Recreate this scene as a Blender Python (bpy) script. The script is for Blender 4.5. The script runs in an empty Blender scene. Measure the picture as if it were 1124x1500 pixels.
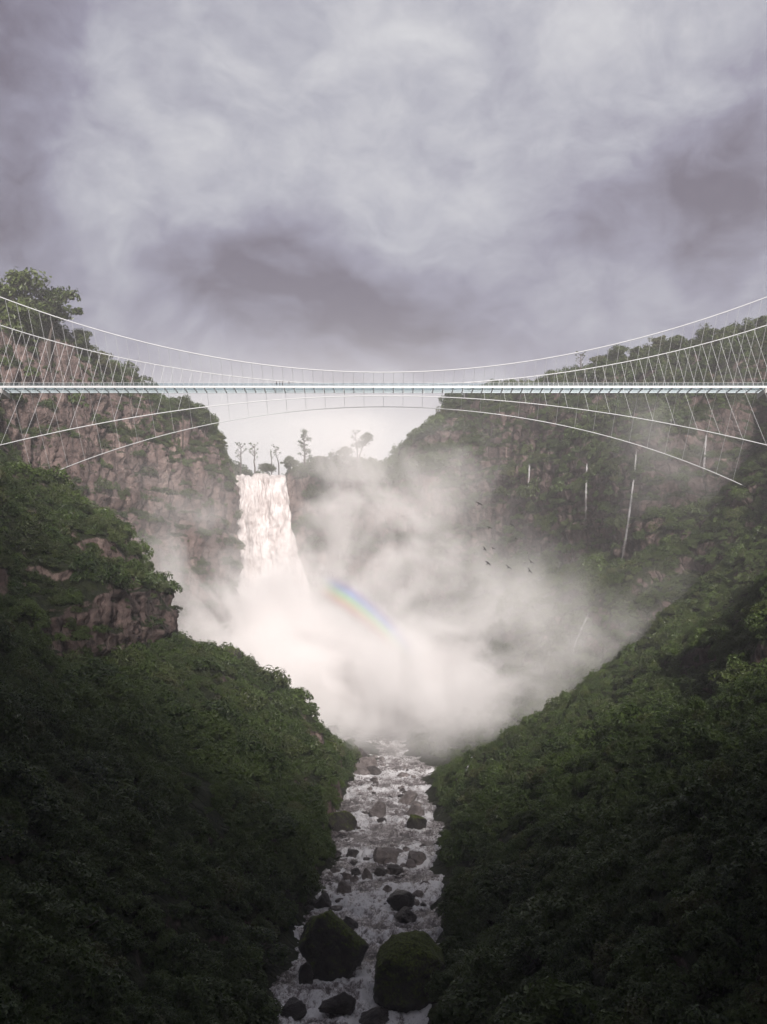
import bpy, bmesh, math, random
import numpy as np
from mathutils import Vector, Matrix, Euler
from mathutils.bvhtree import BVHTree

random.seed(7)
rng = np.random.default_rng(11)
S = bpy.context.scene
C = S.collection
F = 1400.0                      # focal length in photo pixels, camera at the origin looking along +Y


def P(px, py, Y):
    return Vector(((px - 562) * Y / F, Y, (970 - py) * Y / F))


# ------------------------------------------------------------------ noise
_pt = np.random.default_rng(3)
_perm = _pt.permutation(256)
_perm = np.concatenate([_perm, _perm, _perm])
_g = _pt.normal(size=(256, 3))
_g /= np.linalg.norm(_g, axis=1)[:, None]


def pn(p):
    p = np.asarray(p, dtype=float)
    i = np.floor(p).astype(int)
    f = p - i
    i &= 255
    u = f * f * f * (f * (f * 6 - 15) + 10)
    out = 0
    for dx in (0, 1):
        for dy in (0, 1):
            for dz in (0, 1):
                h = _perm[_perm[_perm[(i[:, 0] + dx) & 255] + ((i[:, 1] + dy) & 255)] + ((i[:, 2] + dz) & 255)]
                d = f - np.array([dx, dy, dz])
                w = (u[:, 0] if dx else 1 - u[:, 0]) * (u[:, 1] if dy else 1 - u[:, 1]) * (u[:, 2] if dz else 1 - u[:, 2])
                out = out + w * (_g[h] * d).sum(1)
    return out * 1.6


def fbm(p, o=4, gain=0.5):
    p = np.asarray(p, dtype=float)
    s = 0
    a = 1.0
    for k in range(o):
        s = s + a * pn(p * 2 ** k + k * 17.3)
        a *= gain
    return s


def sstep(a, b, x):
    t = np.clip((x - a) / (b - a), 0, 1)
    return t * t * (3 - 2 * t)


# ------------------------------------------------------------------ object helpers
def mesh_obj(name, verts, faces, mats=(), smooth=True, parent=None, link=True):
    me = bpy.data.meshes.new(name)
    me.from_pydata([tuple(v) for v in verts], [], [tuple(f) for f in faces])
    for m in mats:
        me.materials.append(m)
    if smooth:
        me.polygons.foreach_set('use_smooth', [True] * len(me.polygons))
    me.update()
    o = bpy.data.objects.new(name, me)
    if link:
        C.objects.link(o)
    if parent:
        o.parent = parent
    return o


def grid_mesh(name, V, mats, smooth=True):
    """V: (n, m, 3) array"""
    n, m, _ = V.shape
    me = bpy.data.meshes.new(name)
    idx = np.arange(n * m).reshape(n, m)
    q = np.stack([idx[:-1, :-1], idx[:-1, 1:], idx[1:, 1:], idx[1:, :-1]], -1).reshape(-1, 4)
    me.vertices.add(n * m)
    me.vertices.foreach_set('co', V.reshape(-1).astype(np.float32))
    me.loops.add(q.size)
    me.loops.foreach_set('vertex_index', q.reshape(-1).astype(np.int32))
    me.polygons.add(len(q))
    me.polygons.foreach_set('loop_start', np.arange(0, q.size, 4).astype(np.int32))
    me.polygons.foreach_set('loop_total', np.full(len(q), 4, np.int32))
    for mt in mats:
        me.materials.append(mt)
    me.update(calc_edges=True)
    if smooth:
        me.polygons.foreach_set('use_smooth', [True] * len(me.polygons))
    o = bpy.data.objects.new(name, me)
    C.objects.link(o)
    return o


def tag(o, label=None, cat=None, group=None, kind=None):
    if label:
        o['label'] = label
    if cat:
        o['category'] = cat
    if group:
        o['group'] = group
    if kind:
        o['kind'] = kind
    return o


def empty(name, loc=(0, 0, 0), rz=0.0):
    o = bpy.data.objects.new(name, None)
    o.empty_display_size = 0.2
    o.location = loc
    o.rotation_euler = (0, 0, rz)
    C.objects.link(o)
    return o


def tube_data(pts, rad, n=8, verts=None, faces=None, cap=True):
    """append a tube along pts to verts, faces"""
    verts = [] if verts is None else verts
    faces = [] if faces is None else faces
    pts = [Vector(p) for p in pts]
    rad = rad if hasattr(rad, '__len__') else [rad] * len(pts)
    b = len(verts)
    up = Vector((0.13, 0.21, 1)).normalized()
    for k, p in enumerate(pts):
        t = (pts[min(k + 1, len(pts) - 1)] - pts[max(k - 1, 0)]).normalized()
        a = t.cross(up)
        if a.length < 1e-3:
            a = t.cross(Vector((1, 0, 0)))
        a.normalize()
        c = t.cross(a)
        for j in range(n):
            th = 2 * math.pi * j / n
            verts.append(p + (a * math.cos(th) + c * math.sin(th)) * rad[k])
    for k in range(len(pts) - 1):
        for j in range(n):
            j2 = (j + 1) % n
            faces.append((b + k * n + j, b + k * n + j2, b + (k + 1) * n + j2, b + (k + 1) * n + j))
    if cap:
        faces.append(tuple(b + j for j in range(n))[::-1])
        e = b + (len(pts) - 1) * n
        faces.append(tuple(e + j for j in range(n)))
    return verts, faces


def box_data(lo, hi, verts, faces):
    b = len(verts)
    for z in (lo[2], hi[2]):
        for x, y in ((lo[0], lo[1]), (hi[0], lo[1]), (hi[0], hi[1]), (lo[0], hi[1])):
            verts.append(Vector((x, y, z)))
    for f in ((3, 2, 1, 0), (4, 5, 6, 7), (0, 1, 5, 4), (1, 2, 6, 5), (2, 3, 7, 6), (3, 0, 4, 7)):
        faces.append(tuple(b + i for i in f))


# ------------------------------------------------------------------ node helpers
class NT:
    def __init__(self, tree):
        self.t = tree

    def n(self, typ, **kw):
        nd = self.t.nodes.new(typ)
        for k, v in kw.items():
            if k == 'i':
                for kk, vv in v.items():
                    s = nd.inputs[kk]
                    if isinstance(vv, bpy.types.NodeSocket):
                        self.t.links.new(vv, s)
                    else:
                        s.default_value = vv
            else:
                setattr(nd, k, v)
        return nd

    def math(self, op, a, b=None, c=None, clamp=False):
        nd = self.t.nodes.new('ShaderNodeMath')
        nd.operation = op
        nd.use_clamp = clamp
        for k, v in enumerate((a, b, c)):
            if v is None:
                continue
            if isinstance(v, bpy.types.NodeSocket):
                self.t.links.new(v, nd.inputs[k])
            else:
                nd.inputs[k].default_value = v
        return nd.outputs[0]

    def vmath(self, op, a, b=None, out=0):
        nd = self.t.nodes.new('ShaderNodeVectorMath')
        nd.operation = op
        for k, v in enumerate((a, b)):
            if v is None:
                continue
            if isinstance(v, bpy.types.NodeSocket):
                self.t.links.new(v, nd.inputs[k])
            else:
                nd.inputs[k].default_value = v
        return nd.outputs[out]

    def mix(self, fac, a, b, mode='MIX'):
        nd = self.t.nodes.new('ShaderNodeMix')
        nd.data_type = 'RGBA'
        nd.blend_type = mode
        for s, v in ((nd.inputs[0], fac), (nd.inputs[6], a), (nd.inputs[7], b)):
            if isinstance(v, bpy.types.NodeSocket):
                self.t.links.new(v, s)
            else:
                s.default_value = v if not isinstance(v, tuple) else (*v, 1.0)[:4]
        return nd.outputs[2]

    def noise(self, vec, scale, detail=4.0, rough=0.55, dist=0.0):
        nd = self.n('ShaderNodeTexNoise')
        self.t.links.new(vec, nd.inputs['Vector'])
        nd.inputs['Scale'].default_value = scale
        nd.inputs['Detail'].default_value = detail
        nd.inputs['Roughness'].default_value = rough
        nd.inputs['Distortion'].default_value = dist
        return nd.outputs['Fac']

    def ramp(self, fac, lo, hi, smooth=True):
        nd = self.n('ShaderNodeMapRange')
        nd.interpolation_type = 'SMOOTHSTEP' if smooth else 'LINEAR'
        self.t.links.new(fac, nd.inputs['Value'])
        nd.inputs['From Min'].default_value = lo
        nd.inputs['From Max'].default_value = hi
        return nd.outputs['Result']

    def mapping(self, vec, scale=(1, 1, 1), rot=(0, 0, 0)):
        nd = self.n('ShaderNodeMapping')
        self.t.links.new(vec, nd.inputs['Vector'])
        nd.inputs['Scale'].default_value = scale
        nd.inputs['Rotation'].default_value = rot
        return nd.outputs[0]


def new_mat(name):
    m = bpy.data.materials.new(name)
    m.use_nodes = True
    t = NT(m.node_tree)
    bs = m.node_tree.nodes['Principled BSDF']
    return m, t, bs


def simple_mat(name, col, rough=0.6, var=0.12, scale=3.0, metallic=0.0):
    m, t, bs = new_mat(name)
    co = t.n('ShaderNodeTexCoord').outputs['Object']
    f = t.noise(co, scale, 4)
    c = t.mix(f, tuple(x * (1 - var) for x in col), tuple(x * (1 + var) for x in col))
    t.t.links.new(c, bs.inputs['Base Color'])
    bs.inputs['Roughness'].default_value = rough
    bs.inputs['Metallic'].default_value = metallic
    return m


def leaf_mat(name, a, b, c):
    m, t, bs = new_mat(name)
    oi = t.n('ShaderNodeObjectInfo')
    geo = t.n('ShaderNodeNewGeometry')
    rnd = oi.outputs['Random']
    col = t.mix(t.ramp(rnd, 0.0, 0.7, False), a, b)
    col = t.mix(t.math('MULTIPLY', t.ramp(rnd, 0.78, 0.84), 0.6), col, c)
    col = t.mix(t.math('MULTIPLY', t.ramp(rnd, 0.93, 0.95), 0.7), col, (0.085, 0.07, 0.035))
    f2 = t.ramp(geo.outputs['Random Per Island'], 0.45, 1.0)
    col = t.mix(t.math('MULTIPLY', f2, 0.75), col, c)
    nz = t.noise(geo.outputs['Position'], 0.05, 3)
    col = t.mix(t.ramp(nz, 0.35, 0.68), col, t.mix(0.5, col, c))
    t.t.links.new(col, bs.inputs['Base Color'])
    bs.inputs['Roughness'].default_value = 0.42
    bs.inputs['Specular IOR Level'].default_value = 0.5
    tr = t.n('ShaderNodeBsdfTranslucent')
    t.t.links.new(col, tr.inputs['Color'])
    mx = t.n('ShaderNodeMixShader')
    mx.inputs[0].default_value = 0.25
    t.t.links.new(bs.outputs[0], mx.inputs[1])
    t.t.links.new(tr.outputs[0], mx.inputs[2])
    out = m.node_tree.nodes['Material Output']
    t.t.links.new(mx.outputs[0], out.inputs['Surface'])
    return m


M = {}
M['leaf'] = leaf_mat('foliage', (0.018, 0.041, 0.010), (0.048, 0.078, 0.019), (0.105, 0.155, 0.034))
M['leaf_dry'] = leaf_mat('foliage_olive', (0.028, 0.048, 0.014), (0.058, 0.076, 0.023), (0.105, 0.138, 0.038))
M['bark'] = simple_mat('bark', (0.075, 0.06, 0.05), 0.85, 0.35, 8)
M['white_steel'] = simple_mat('white_steel', (0.6, 0.61, 0.62), 0.4, 0.05, 2)
M['concrete'] = simple_mat('concrete', (0.36, 0.36, 0.35), 0.8, 0.2, 1.5)
M['bird'] = simple_mat('dark_feathers', (0.02, 0.018, 0.02), 0.7, 0.2, 4)


def glass_mat():
    m, t, bs = new_mat('blue_glass')
    bs.inputs['Base Color'].default_value = (0.18, 0.22, 0.24, 1)
    bs.inputs['Roughness'].default_value = 0.08
    tr = t.n('ShaderNodeBsdfTransparent')
    tr.inputs['Color'].default_value = (0.86, 0.92, 0.94, 1)
    mx = t.n('ShaderNodeMixShader')
    mx.inputs[0].default_value = 0.13
    t.t.links.new(tr.outputs[0], mx.inputs[1])
    t.t.links.new(bs.outputs[0], mx.inputs[2])
    t.t.links.new(mx.outputs[0], m.node_tree.nodes['Material Output'].inputs['Surface'])
    return m


M['glass'] = glass_mat()


def terrain_mat(name, dark=1.0, lo=0.28, hi=0.46):
    m, t, bs = new_mat(name)
    geo = t.n('ShaderNodeNewGeometry')
    pos = geo.outputs['Position']
    sep = t.n('ShaderNodeSeparateXYZ')
    t.t.links.new(geo.outputs['Normal'], sep.inputs[0])
    big = t.noise(pos, 0.035, 5, 0.6)
    stre = t.noise(t.mapping(pos, (0.16, 0.16, 0.022)), 1.0, 6, 0.65)
    stra = t.noise(t.mapping(pos, (0.02, 0.02, 0.28)), 1.0, 5, 0.6)
    fine = t.noise(pos, 0.55, 6, 0.7)
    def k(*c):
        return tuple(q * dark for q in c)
    rock = t.mix(t.ramp(big, 0.3, 0.7), k(0.155, 0.108, 0.098), k(0.25, 0.18, 0.162))
    rock = t.mix(t.ramp(stre, 0.52, 0.72), rock, k(0.40, 0.30, 0.26))
    rock = t.mix(t.ramp(stra, 0.56, 0.74), rock, k(0.07, 0.05, 0.048))
    rock = t.mix(t.ramp(stre, 0.48, 0.3), rock, k(0.045, 0.036, 0.034))
    rock = t.mix(t.math('MULTIPLY', t.ramp(fine, 0.42, 0.62), 0.6), rock, k(0.07, 0.055, 0.05))
    wob = t.vmath('ADD', pos, t.vmath('MULTIPLY', t.n('ShaderNodeTexNoise', i={'Vector': pos, 'Scale': 0.12, 'Detail': 4.0}).outputs['Color'], (9, 9, 9)))
    vor = t.n('ShaderNodeTexVoronoi', feature='DISTANCE_TO_EDGE', i={'Vector': t.mapping(wob, (0.14, 0.14, 0.035)), 'Scale': 1.0})
    crack = t.ramp(vor.outputs['Distance'], 0.09, 0.0)
    rock = t.mix(t.math('MULTIPLY', crack, 0.45), rock, k(0.03, 0.025, 0.024))
    moss = t.mix(t.ramp(fine, 0.35, 0.65), (0.013, 0.018, 0.008), (0.034, 0.042, 0.016))
    s = t.math('ADD', sep.outputs['Z'], t.math('MULTIPLY', t.math('SUBTRACT', fine, 0.5), 0.7))
    s = t.math('ADD', s, t.math('MULTIPLY', t.math('SUBTRACT', big, 0.5), 0.7))
    green = t.ramp(s, lo, hi)
    col = t.mix(green, rock, moss)
    t.t.links.new(col, bs.inputs['Base Color'])
    bs.inputs['Roughness'].default_value = 0.85
    bs.inputs['Specular IOR Level'].default_value = 0.25
    bump = t.n('ShaderNodeBump')
    bump.inputs['Strength'].default_value = 0.9
    bump.inputs['Distance'].default_value = 1.2
    h = t.math('SUBTRACT', t.math('ADD', fine, t.math('MULTIPLY', stre, 1.2)), t.math('MULTIPLY', crack, 0.45))
    t.t.links.new(h, bump.inputs['Height'])
    t.t.links.new(bump.outputs[0], bs.inputs['Normal'])
    return m


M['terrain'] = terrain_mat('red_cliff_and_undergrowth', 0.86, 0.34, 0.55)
M['terrain_shade_toned'] = terrain_mat('shade_toned_cliff_and_undergrowth', 0.62, 0.2, 0.4)  # same rock, the right wall's shade put into its colour; more undergrowth


def rock_mat(name, a, b, moss_lo=9.0, moss_hi=10.0, rough=0.45):
    m, t, bs = new_mat(name)
    geo = t.n('ShaderNodeNewGeometry')
    co = t.n('ShaderNodeTexCoord').outputs['Object']
    oi = t.n('ShaderNodeObjectInfo')
    sep = t.n('ShaderNodeSeparateXYZ')
    t.t.links.new(geo.outputs['Normal'], sep.inputs[0])
    n1 = t.noise(co, 0.5, 6, 0.65)
    n2 = t.noise(co, 2.6, 6, 0.7)
    col = t.mix(t.ramp(n1, 0.35, 0.65), a, b)
    col = t.mix(t.math('MULTIPLY', t.ramp(n2, 0.55, 0.75), 0.45), col, tuple(min(1, x * 2.0) for x in b))
    col = t.mix(t.math('MULTIPLY', oi.outputs['Random'], 0.35), col, (0.02, 0.018, 0.018))
    moss = t.mix(t.ramp(n2, 0.35, 0.7), (0.04, 0.055, 0.012), (0.16, 0.2, 0.035))
    f = t.ramp(t.math('ADD', sep.outputs['Z'], t.math('ADD', t.math('MULTIPLY', t.math('SUBTRACT', n1, 0.5), 1.3), t.math('MULTIPLY', t.math('SUBTRACT', n2, 0.5), 0.9))), moss_lo, moss_hi)
    col = t.mix(f, col, moss)
    t.t.links.new(col, bs.inputs['Base Color'])
    rg = t.n('ShaderNodeMapRange')
    t.t.links.new(f, rg.inputs['Value'])
    rg.inputs['To Min'].default_value = rough
    rg.inputs['To Max'].default_value = 0.95
    t.t.links.new(rg.outputs[0], bs.inputs['Roughness'])
    bump = t.n('ShaderNodeBump')
    bump.inputs['Strength'].default_value = 1.0
    bump.inputs['Distance'].default_value = 0.6
    t.t.links.new(t.math('ADD', n2, n1), bump.inputs['Height'])
    t.t.links.new(bump.outputs[0], bs.inputs['Normal'])
    return m


M['rock'] = rock_mat('wet_rock', (0.05, 0.043, 0.041), (0.13, 0.112, 0.106), rough=0.3)
M['rock_pale'] = rock_mat('pale_wet_rock', (0.16, 0.135, 0.128), (0.34, 0.295, 0.285), rough=0.3)
M['rock_moss'] = rock_mat('mossy_rock', (0.03, 0.027, 0.024), (0.075, 0.066, 0.058), 0.2, 0.75, 0.5)


M['rock_mossy_all'] = rock_mat('moss_covered_rock', (0.03, 0.027, 0.024), (0.06, 0.054, 0.048), -0.25, 0.75, 0.5)


def water_mat():
    m, t, bs = new_mat('white_water')
    geo = t.n('ShaderNodeNewGeometry')
    pos = geo.outputs['Position']
    at = t.n('ShaderNodeAttribute', attribute_name='foam')
    n0 = t.noise(t.mapping(pos, (0.10, 0.075, 0.1)), 1.0, 4, 0.55, 0.6)
    n1 = t.noise(t.mapping(pos, (0.8, 0.28, 0.6), (0, 0, 0.35)), 1.0, 8, 0.72, 1.6)
    n2 = t.noise(t.mapping(pos, (3.4, 1.2, 2.4), (0, 0, 0.3)), 1.0, 7, 0.75, 0.9)
    f = t.math('ADD', t.math('MULTIPLY', n1, 0.9), t.math('MULTIPLY', n2, 0.8))
    f = t.math('SUBTRACT', f, 0.2)
    f = t.math('ADD', f, t.math('MULTIPLY', at.outputs['Fac'], 0.32))
    f = t.math('ADD', f, t.math('MULTIPLY', t.math('SUBTRACT', n0, 0.5), 0.55))
    foam = t.ramp(f, 0.68, 0.95)
    thin = t.ramp(f, 0.46, 0.76)
    col = t.mix(thin, (0.035, 0.03, 0.03), (0.27, 0.235, 0.235))
    col = t.mix(foam, col, (0.9, 0.89, 0.9))
    t.t.links.new(col, bs.inputs['Base Color'])
    rg = t.n('ShaderNodeMapRange')
    t.t.links.new(foam, rg.inputs['Value'])
    rg.inputs['To Min'].default_value = 0.18
    rg.inputs['To Max'].default_value = 0.7
    t.t.links.new(rg.outputs[0], bs.inputs['Roughness'])
    bs.inputs['IOR'].default_value = 1.33
    bump = t.n('ShaderNodeBump')
    bump.inputs['Strength'].default_value = 0.7
    bump.inputs['Distance'].default_value = 0.35
    t.t.links.new(t.math('ADD', n1, n2), bump.inputs['Height'])
    t.t.links.new(bump.outputs[0], bs.inputs['Normal'])
    return m


M['water'] = water_mat()


def fall_mat(name, lo, hi, a, b, sc):
    m, t, bs = new_mat(name)
    pos = t.n('ShaderNodeNewGeometry').outputs['Position']
    n1 = t.noise(t.mapping(pos, (sc, sc, sc * 0.16)), 1.0, 7, 0.68, 0.5)
    n2 = t.noise(t.mapping(pos, (sc * 0.5, sc * 0.5, sc * 0.35)), 1.0, 6, 0.7, 0.8)
    f = t.math('ADD', t.math('MULTIPLY', n1, 0.55), t.math('MULTIPLY', n2, 0.45))
    col = t.mix(t.ramp(f, lo, hi), a, b)
    t.t.links.new(col, bs.inputs['Base Color'])
    bs.inputs['Roughness'].default_value = 0.6
    bump = t.n('ShaderNodeBump')
    bump.inputs['Strength'].default_value = 1.0
    bump.inputs['Distance'].default_value = 2.0
    t.t.links.new(f, bump.inputs['Height'])
    t.t.links.new(bump.outputs[0], bs.inputs['Normal'])
    return m


M['fall'] = fall_mat('falling_water', 0.38, 0.60, (0.40, 0.345, 0.33), (0.72, 0.67, 0.655), 0.22)
def thread_mat():
    m, t, bs = new_mat('thin_falling_water')
    pos = t.n('ShaderNodeNewGeometry').outputs['Position']
    n1 = t.noise(t.mapping(pos, (1.6, 1.6, 0.14)), 1.0, 6, 0.7, 0.4)
    bs.inputs['Base Color'].default_value = (0.62, 0.61, 0.62, 1)
    bs.inputs['Roughness'].default_value = 0.6
    tr = t.n('ShaderNodeBsdfTransparent')
    mx = t.n('ShaderNodeMixShader')
    fd = t.n('ShaderNodeAttribute', attribute_name='fade').outputs['Fac']
    t.t.links.new(t.math('MULTIPLY', t.ramp(n1, 0.2, 0.75), fd), mx.inputs[0])
    t.t.links.new(tr.outputs[0], mx.inputs[1])
    t.t.links.new(bs.outputs[0], mx.inputs[2])
    t.t.links.new(mx.outputs[0], m.node_tree.nodes['Material Output'].inputs['Surface'])
    return m


M['thin_fall'] = thread_mat()

# ------------------------------------------------------------------ terrain
_ry = np.array([-400, 60, 120, 200, 300, 430, 600.])
_rz = np.array([-48.5, -47.5, -46.5, -46.0, -44.5, -40.0, -38.])


def zr(Y):
    return float(np.interp(Y, _ry, _rz))


def river_pt(px, py):
    Y = 200.0
    for _ in range(40):
        Y = -zr(Y) * F / (py - 970)
    return P(px, py, Y)


def sec(Y, *pts, tail=()):
    out = []
    for p in pts:
        if len(p) == 3:                     # ('w', X, Z) world
            out.append((p[1], p[2]))
        else:
            v = P(p[0], p[1], Y)
            out.append((v.x, v.z))
    return Y, out


W = 'w'
LEFT = [
    sec(-330, (W, 10, 295), (W, -60, 300), (W, -140, 290), (W, -220, 270), (W, -330, 255)),  # unseen hill behind the camera, added to keep the foreground in shade
    sec(-230, (W, 10, -48), (W, -10, -46), (W, -30, -5), (W, -70, 70), (W, -150, 140), (W, -330, 190)),
    sec(-60, (W, 5, -50), (W, -14, -48), (W, -32, -10), (W, -42, 110), (W, -54, 200), (W, -95, 212), (W, -200, 170), (W, -330, 150)),  # unseen crag, added to keep the sun off the left hill
    sec(40, (W, 0, -50), (W, -11, -48), (W, -29, -33), (W, -60, -16), (W, -110, 18), (W, -200, 65), (W, -330, 110)),
    sec(100, (W, -2, -50), (W, -11.5, -47), (W, -29, -32.5), (W, -60, -14), (W, -110, 20), (W, -200, 60), (W, -330, 100)),
    sec(160, (W, -2, -50), (431, 1371), (300, 1228), (150, 1120), (0, 1040), (W, -120, 30), (W, -200, 70), (W, -330, 110)),
    sec(220, (W, -2, -49), (478, 1258), (350, 1128), (200, 1040), (60, 980), (0, 940), (W, -125, 22), (W, -145, 48), (W, -200, 88), (W, -330, 130)),
    sec(258, (W, 0, -48), (490, 1222), (400, 1112), (280, 1030), (160, 985), (120, 972), (108, 890), (60, 860), (0, 800), (W, -150, 60), (W, -200, 100), (W, -330, 140)),
    sec(290, (W, 1, -47), (505, 1195), (420, 1092), (300, 1003), (235, 966), (198, 956), (188, 866), (150, 838), (80, 786), (0, 733), (W, -170, 90), (W, -200, 120), (W, -330, 150)),
    sec(340, (W, 3, -47), (520, 1150), (474, 1090), (446, 1038), (405, 1006), (340, 964), (275, 942), (258, 930), (243, 866), (200, 822), (150, 768), (100, 735), (30, 698), (-40, 688), (W, -152, 78), (W, -158, 100), (W, -186, 150), (W, -330, 175)),
    sec(378, (W, 8, -45), (528, 1126), (490, 1096), (W, -38, -28), (W, -66, -14), (W, -88, 0), (W, -104, 30), (W, -122, 55), (W, -138, 66), (W, -155, 92), (W, -188, 160), (W, -330, 180)),
    sec(420, (W, 10, -43), (W, -5, -39), (W, -60, -30), (W, -110, -8), (W, -155, 14), (W, -163, 60), (W, -167, 122), (W, -175, 166), (W, -240, 180), (W, -330, 188)),
    sec(460, (W, 10, -42), (W, -20, -37), (W, -100, -18), (W, -128, 6), (W, -138, 60), (W, -143, 128), (W, -149, 155), (W, -166, 166), (W, -240, 178), (W, -330, 188)),
    sec(500, (W, 10, -41), (W, -25, -36), (W, -90, -18), (W, -108, 10), (W, -114, 60), (W, -118, 120), (W, -124, 138), (W, -134, 149), (W, -170, 156), (W, -330, 180)),
    sec(540, (W, 10, -41), (W, -40, -36), (W, -77, -18), (W, -84, 20), (W, -86, 80), (W, -87, 105), (W, -92, 122), (W, -101, 138), (W, -112, 146), (W, -170, 152), (W, -330, 172)),
    sec(600, (W, 10, -41), (W, -40, -36), (W, -77, -18), (W, -84, 20), (W, -86, 80), (W, -87, 102), (W, -92, 112), (W, -101, 130), (W, -114, 138), (W, -170, 146), (W, -330, 165)),
    sec(900, (W, 0, 90), (W, -40, 100), (W, -77, 108), (W, -90, 112), (W, -120, 118), (W, -150, 124), (W, -200, 130), (W, -330, 150)),
]
RIGHT = [
    sec(-330, (W, -10, 296), (W, 30, 270), (W, 70, 220), (W, 140, 205), (W, 220, 205), (W, 330, 210)),  # right flank of the added shading hill, lowered to let sun through
    sec(-230, (W, -10, -48), (W, 10, -46), (W, 30, -5), (W, 70, 70), (W, 150, 140), (W, 330, 190)),
    sec(-60, (W, -5, -50), (W, 10, -48), (W, 30, -32), (W, 60, -10), (W, 110, 30), (W, 200, 85), (W, 330, 130)),
    sec(40, (W, -3, -50), (W, 6, -48), (W, 26, -33), (W, 52, -14), (W, 100, 20), (W, 200, 65), (W, 330, 110)),
    sec(100, (W, -4, -50), (W, 3, -47), (W, 21, -32), (W, 45, -16), (W, 95, 18), (W, 200, 60), (W, 330, 100)),
    sec(160, (W, -3, -50), (636, 1376), (750, 1268), (900, 1165), (1124, 1035), (W, 120, 28), (W, 200, 70), (W, 330, 110)),
    sec(220, (W, -2, -49), (628, 1262), (750, 1170), (900, 1088), (1035, 1022), (1055, 952), (1124, 862), (W, 130, 45), (W, 200, 85), (W, 330, 130)),
    sec(290, (W, 2, -47), (620, 1196), (700, 1130), (850, 1040), (960, 970), (1060, 902), (1124, 850), (W, 140, 42), (W, 160, 62), (W, 182, 95), (W, 330, 140)),
    sec(330, (W, 4, -46), (613, 1160), (720, 1093), (800, 1040), (890, 985), (960, 938), (1050, 850), (1124, 780), (W, 152, 77), (W, 158, 99), (W, 186, 150), (W, 330, 165)),
    sec(352, (W, 4, -45), (610, 1145), (720, 1108), (800, 1068), (890, 1012), (960, 968), (1040, 900), (1080, 800), (1124, 745), (W, 152, 78), (W, 158, 99), (W, 186, 151), (W, 330, 165)),
    sec(376, (W, 4, -45), (604, 1130), (700, 1102), (800, 1058), (890, 975), (950, 905), (1020, 830), (1075, 715), (W, 152, 82), (W, 158, 102), (W, 186, 153), (W, 330, 165)),
    sec(398, (W, 3, -44), (600, 1122), (690, 1075), (780, 1000), (880, 885), (930, 825), (1000, 780), (1090, 715), (W, 156, 84), (W, 162, 108), (W, 188, 154), (W, 330, 166)),
    sec(420, (W, 2, -43), (W, 13, -39), (W, 42, -22), (760, 930), (830, 868), (900, 832), (922, 818), (938, 690), (948, 650), (1000, 595), (1060, 550), (1124, 488), (W, 200, 156), (W, 330, 168)),
    sec(470, (W, 2, -42), (W, 13, -38), (W, 32, -14), (700, 920), (780, 850), (828, 828), (850, 690), (868, 655), (900, 610), (950, 550), (990, 515), (W, 180, 160), (W, 330, 172)),
    sec(520, (W, 2, -41), (W, 8, -38), (W, 20, -20), (640, 960), (700, 880), (758, 820), (775, 700), (790, 650), (810, 600), (840, 555), (870, 538), (W, 160, 165), (W, 330, 176)),
    sec(560, (W, 0, -41), (W, 4, -38), (W, 12, -20), (600, 980), (640, 900), (668, 830), (688, 705), (700, 650), (725, 598), (760, 572), (W, 120, 164), (W, 330, 176)),
    sec(600, (W, -10, -41), (W, -8, -30), (W, -4, 20), (W, 2, 80), (572, 695), (590, 655), (625, 622), (665, 592), (720, 574), (W, 120, 166), (W, 330, 176)),
    sec(900, (W, 0, 90), (W, 20, 100), (W, 40, 108), (W, 60, 116), (W, 90, 128), (W, 150, 134), (W, 200, 140), (W, 330, 150)),
]


def pchip(x, y, xn):
    """monotone cubic along axis 0"""
    h = np.diff(x)
    d = np.diff(y, axis=0) / h[:, None]
    m = np.zeros_like(y)
    m[0], m[-1] = d[0], d[-1]
    for k in range(1, len(x) - 1):
        s = np.sign(d[k - 1]) * np.sign(d[k])
        w1, w2 = 2 * h[k] + h[k - 1], h[k] + 2 * h[k - 1]
        with np.errstate(divide='ignore', invalid='ignore'):
            v = (w1 + w2) / (w1 / d[k - 1] + w2 / d[k])
        m[k] = np.where(s > 0, v, 0)
    j = np.clip(np.searchsorted(x, xn) - 1, 0, len(x) - 2)
    t = ((xn - x[j]) / h[j])[:, None]
    hh = h[j][:, None]
    return ((1 + 2 * t) * (1 - t) ** 2 * y[j] + t * (1 - t) ** 2 * hh * m[j] + t * t * (3 - 2 * t) * y[j + 1] + t * t * (t - 1) * hh * m[j + 1])


def loft(sections, N=430):
    ys = np.array([s[0] for s in sections], float)
    prof = []
    for _, pts in sections:
        pts = np.array(pts, float)
        d = np.r_[0, np.cumsum(np.linalg.norm(np.diff(pts, axis=0), axis=1))]
        # spend the points on the inner 260 m
        wgt = np.minimum(d, 260) + np.maximum(d - 260, 0) * 0.3
        u = np.linspace(0, wgt[-1], N)
        dd = np.interp(u, wgt, d)
        q = np.stack([np.interp(dd, d, pts[:, 0]), np.interp(dd, d, pts[:, 1])], -1)
        for _ in range(2):
            q[1:-1] = 0.25 * q[:-2] + 0.5 * q[1:-1] + 0.25 * q[2:]
        prof.append(q.reshape(-1))
    prof = np.array(prof)
    yn = [-330.0]
    while yn[-1] < 900:
        y = yn[-1]
        yn.append(y + (12 if y < 20 else 1.6 if y < 400 else 1.1 if y < 600 else 8))
    yn = np.array(yn)
    yn[-1] = 900
    q = pchip(ys, prof, yn).reshape(len(yn), N, 2)
    V = np.zeros((len(yn), N, 3))
    V[..., 0] = q[..., 0]
    V[..., 2] = q[..., 1]
    V[..., 1] = yn[:, None]
    return V


def normals(V, flip):
    du = np.gradient(V, axis=0)
    dv = np.gradient(V, axis=1)
    n = np.cross(du, dv)
    n /= np.linalg.norm(n, axis=-1)[..., None] + 1e-9
    if flip:
        n = -n
    return n


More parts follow.
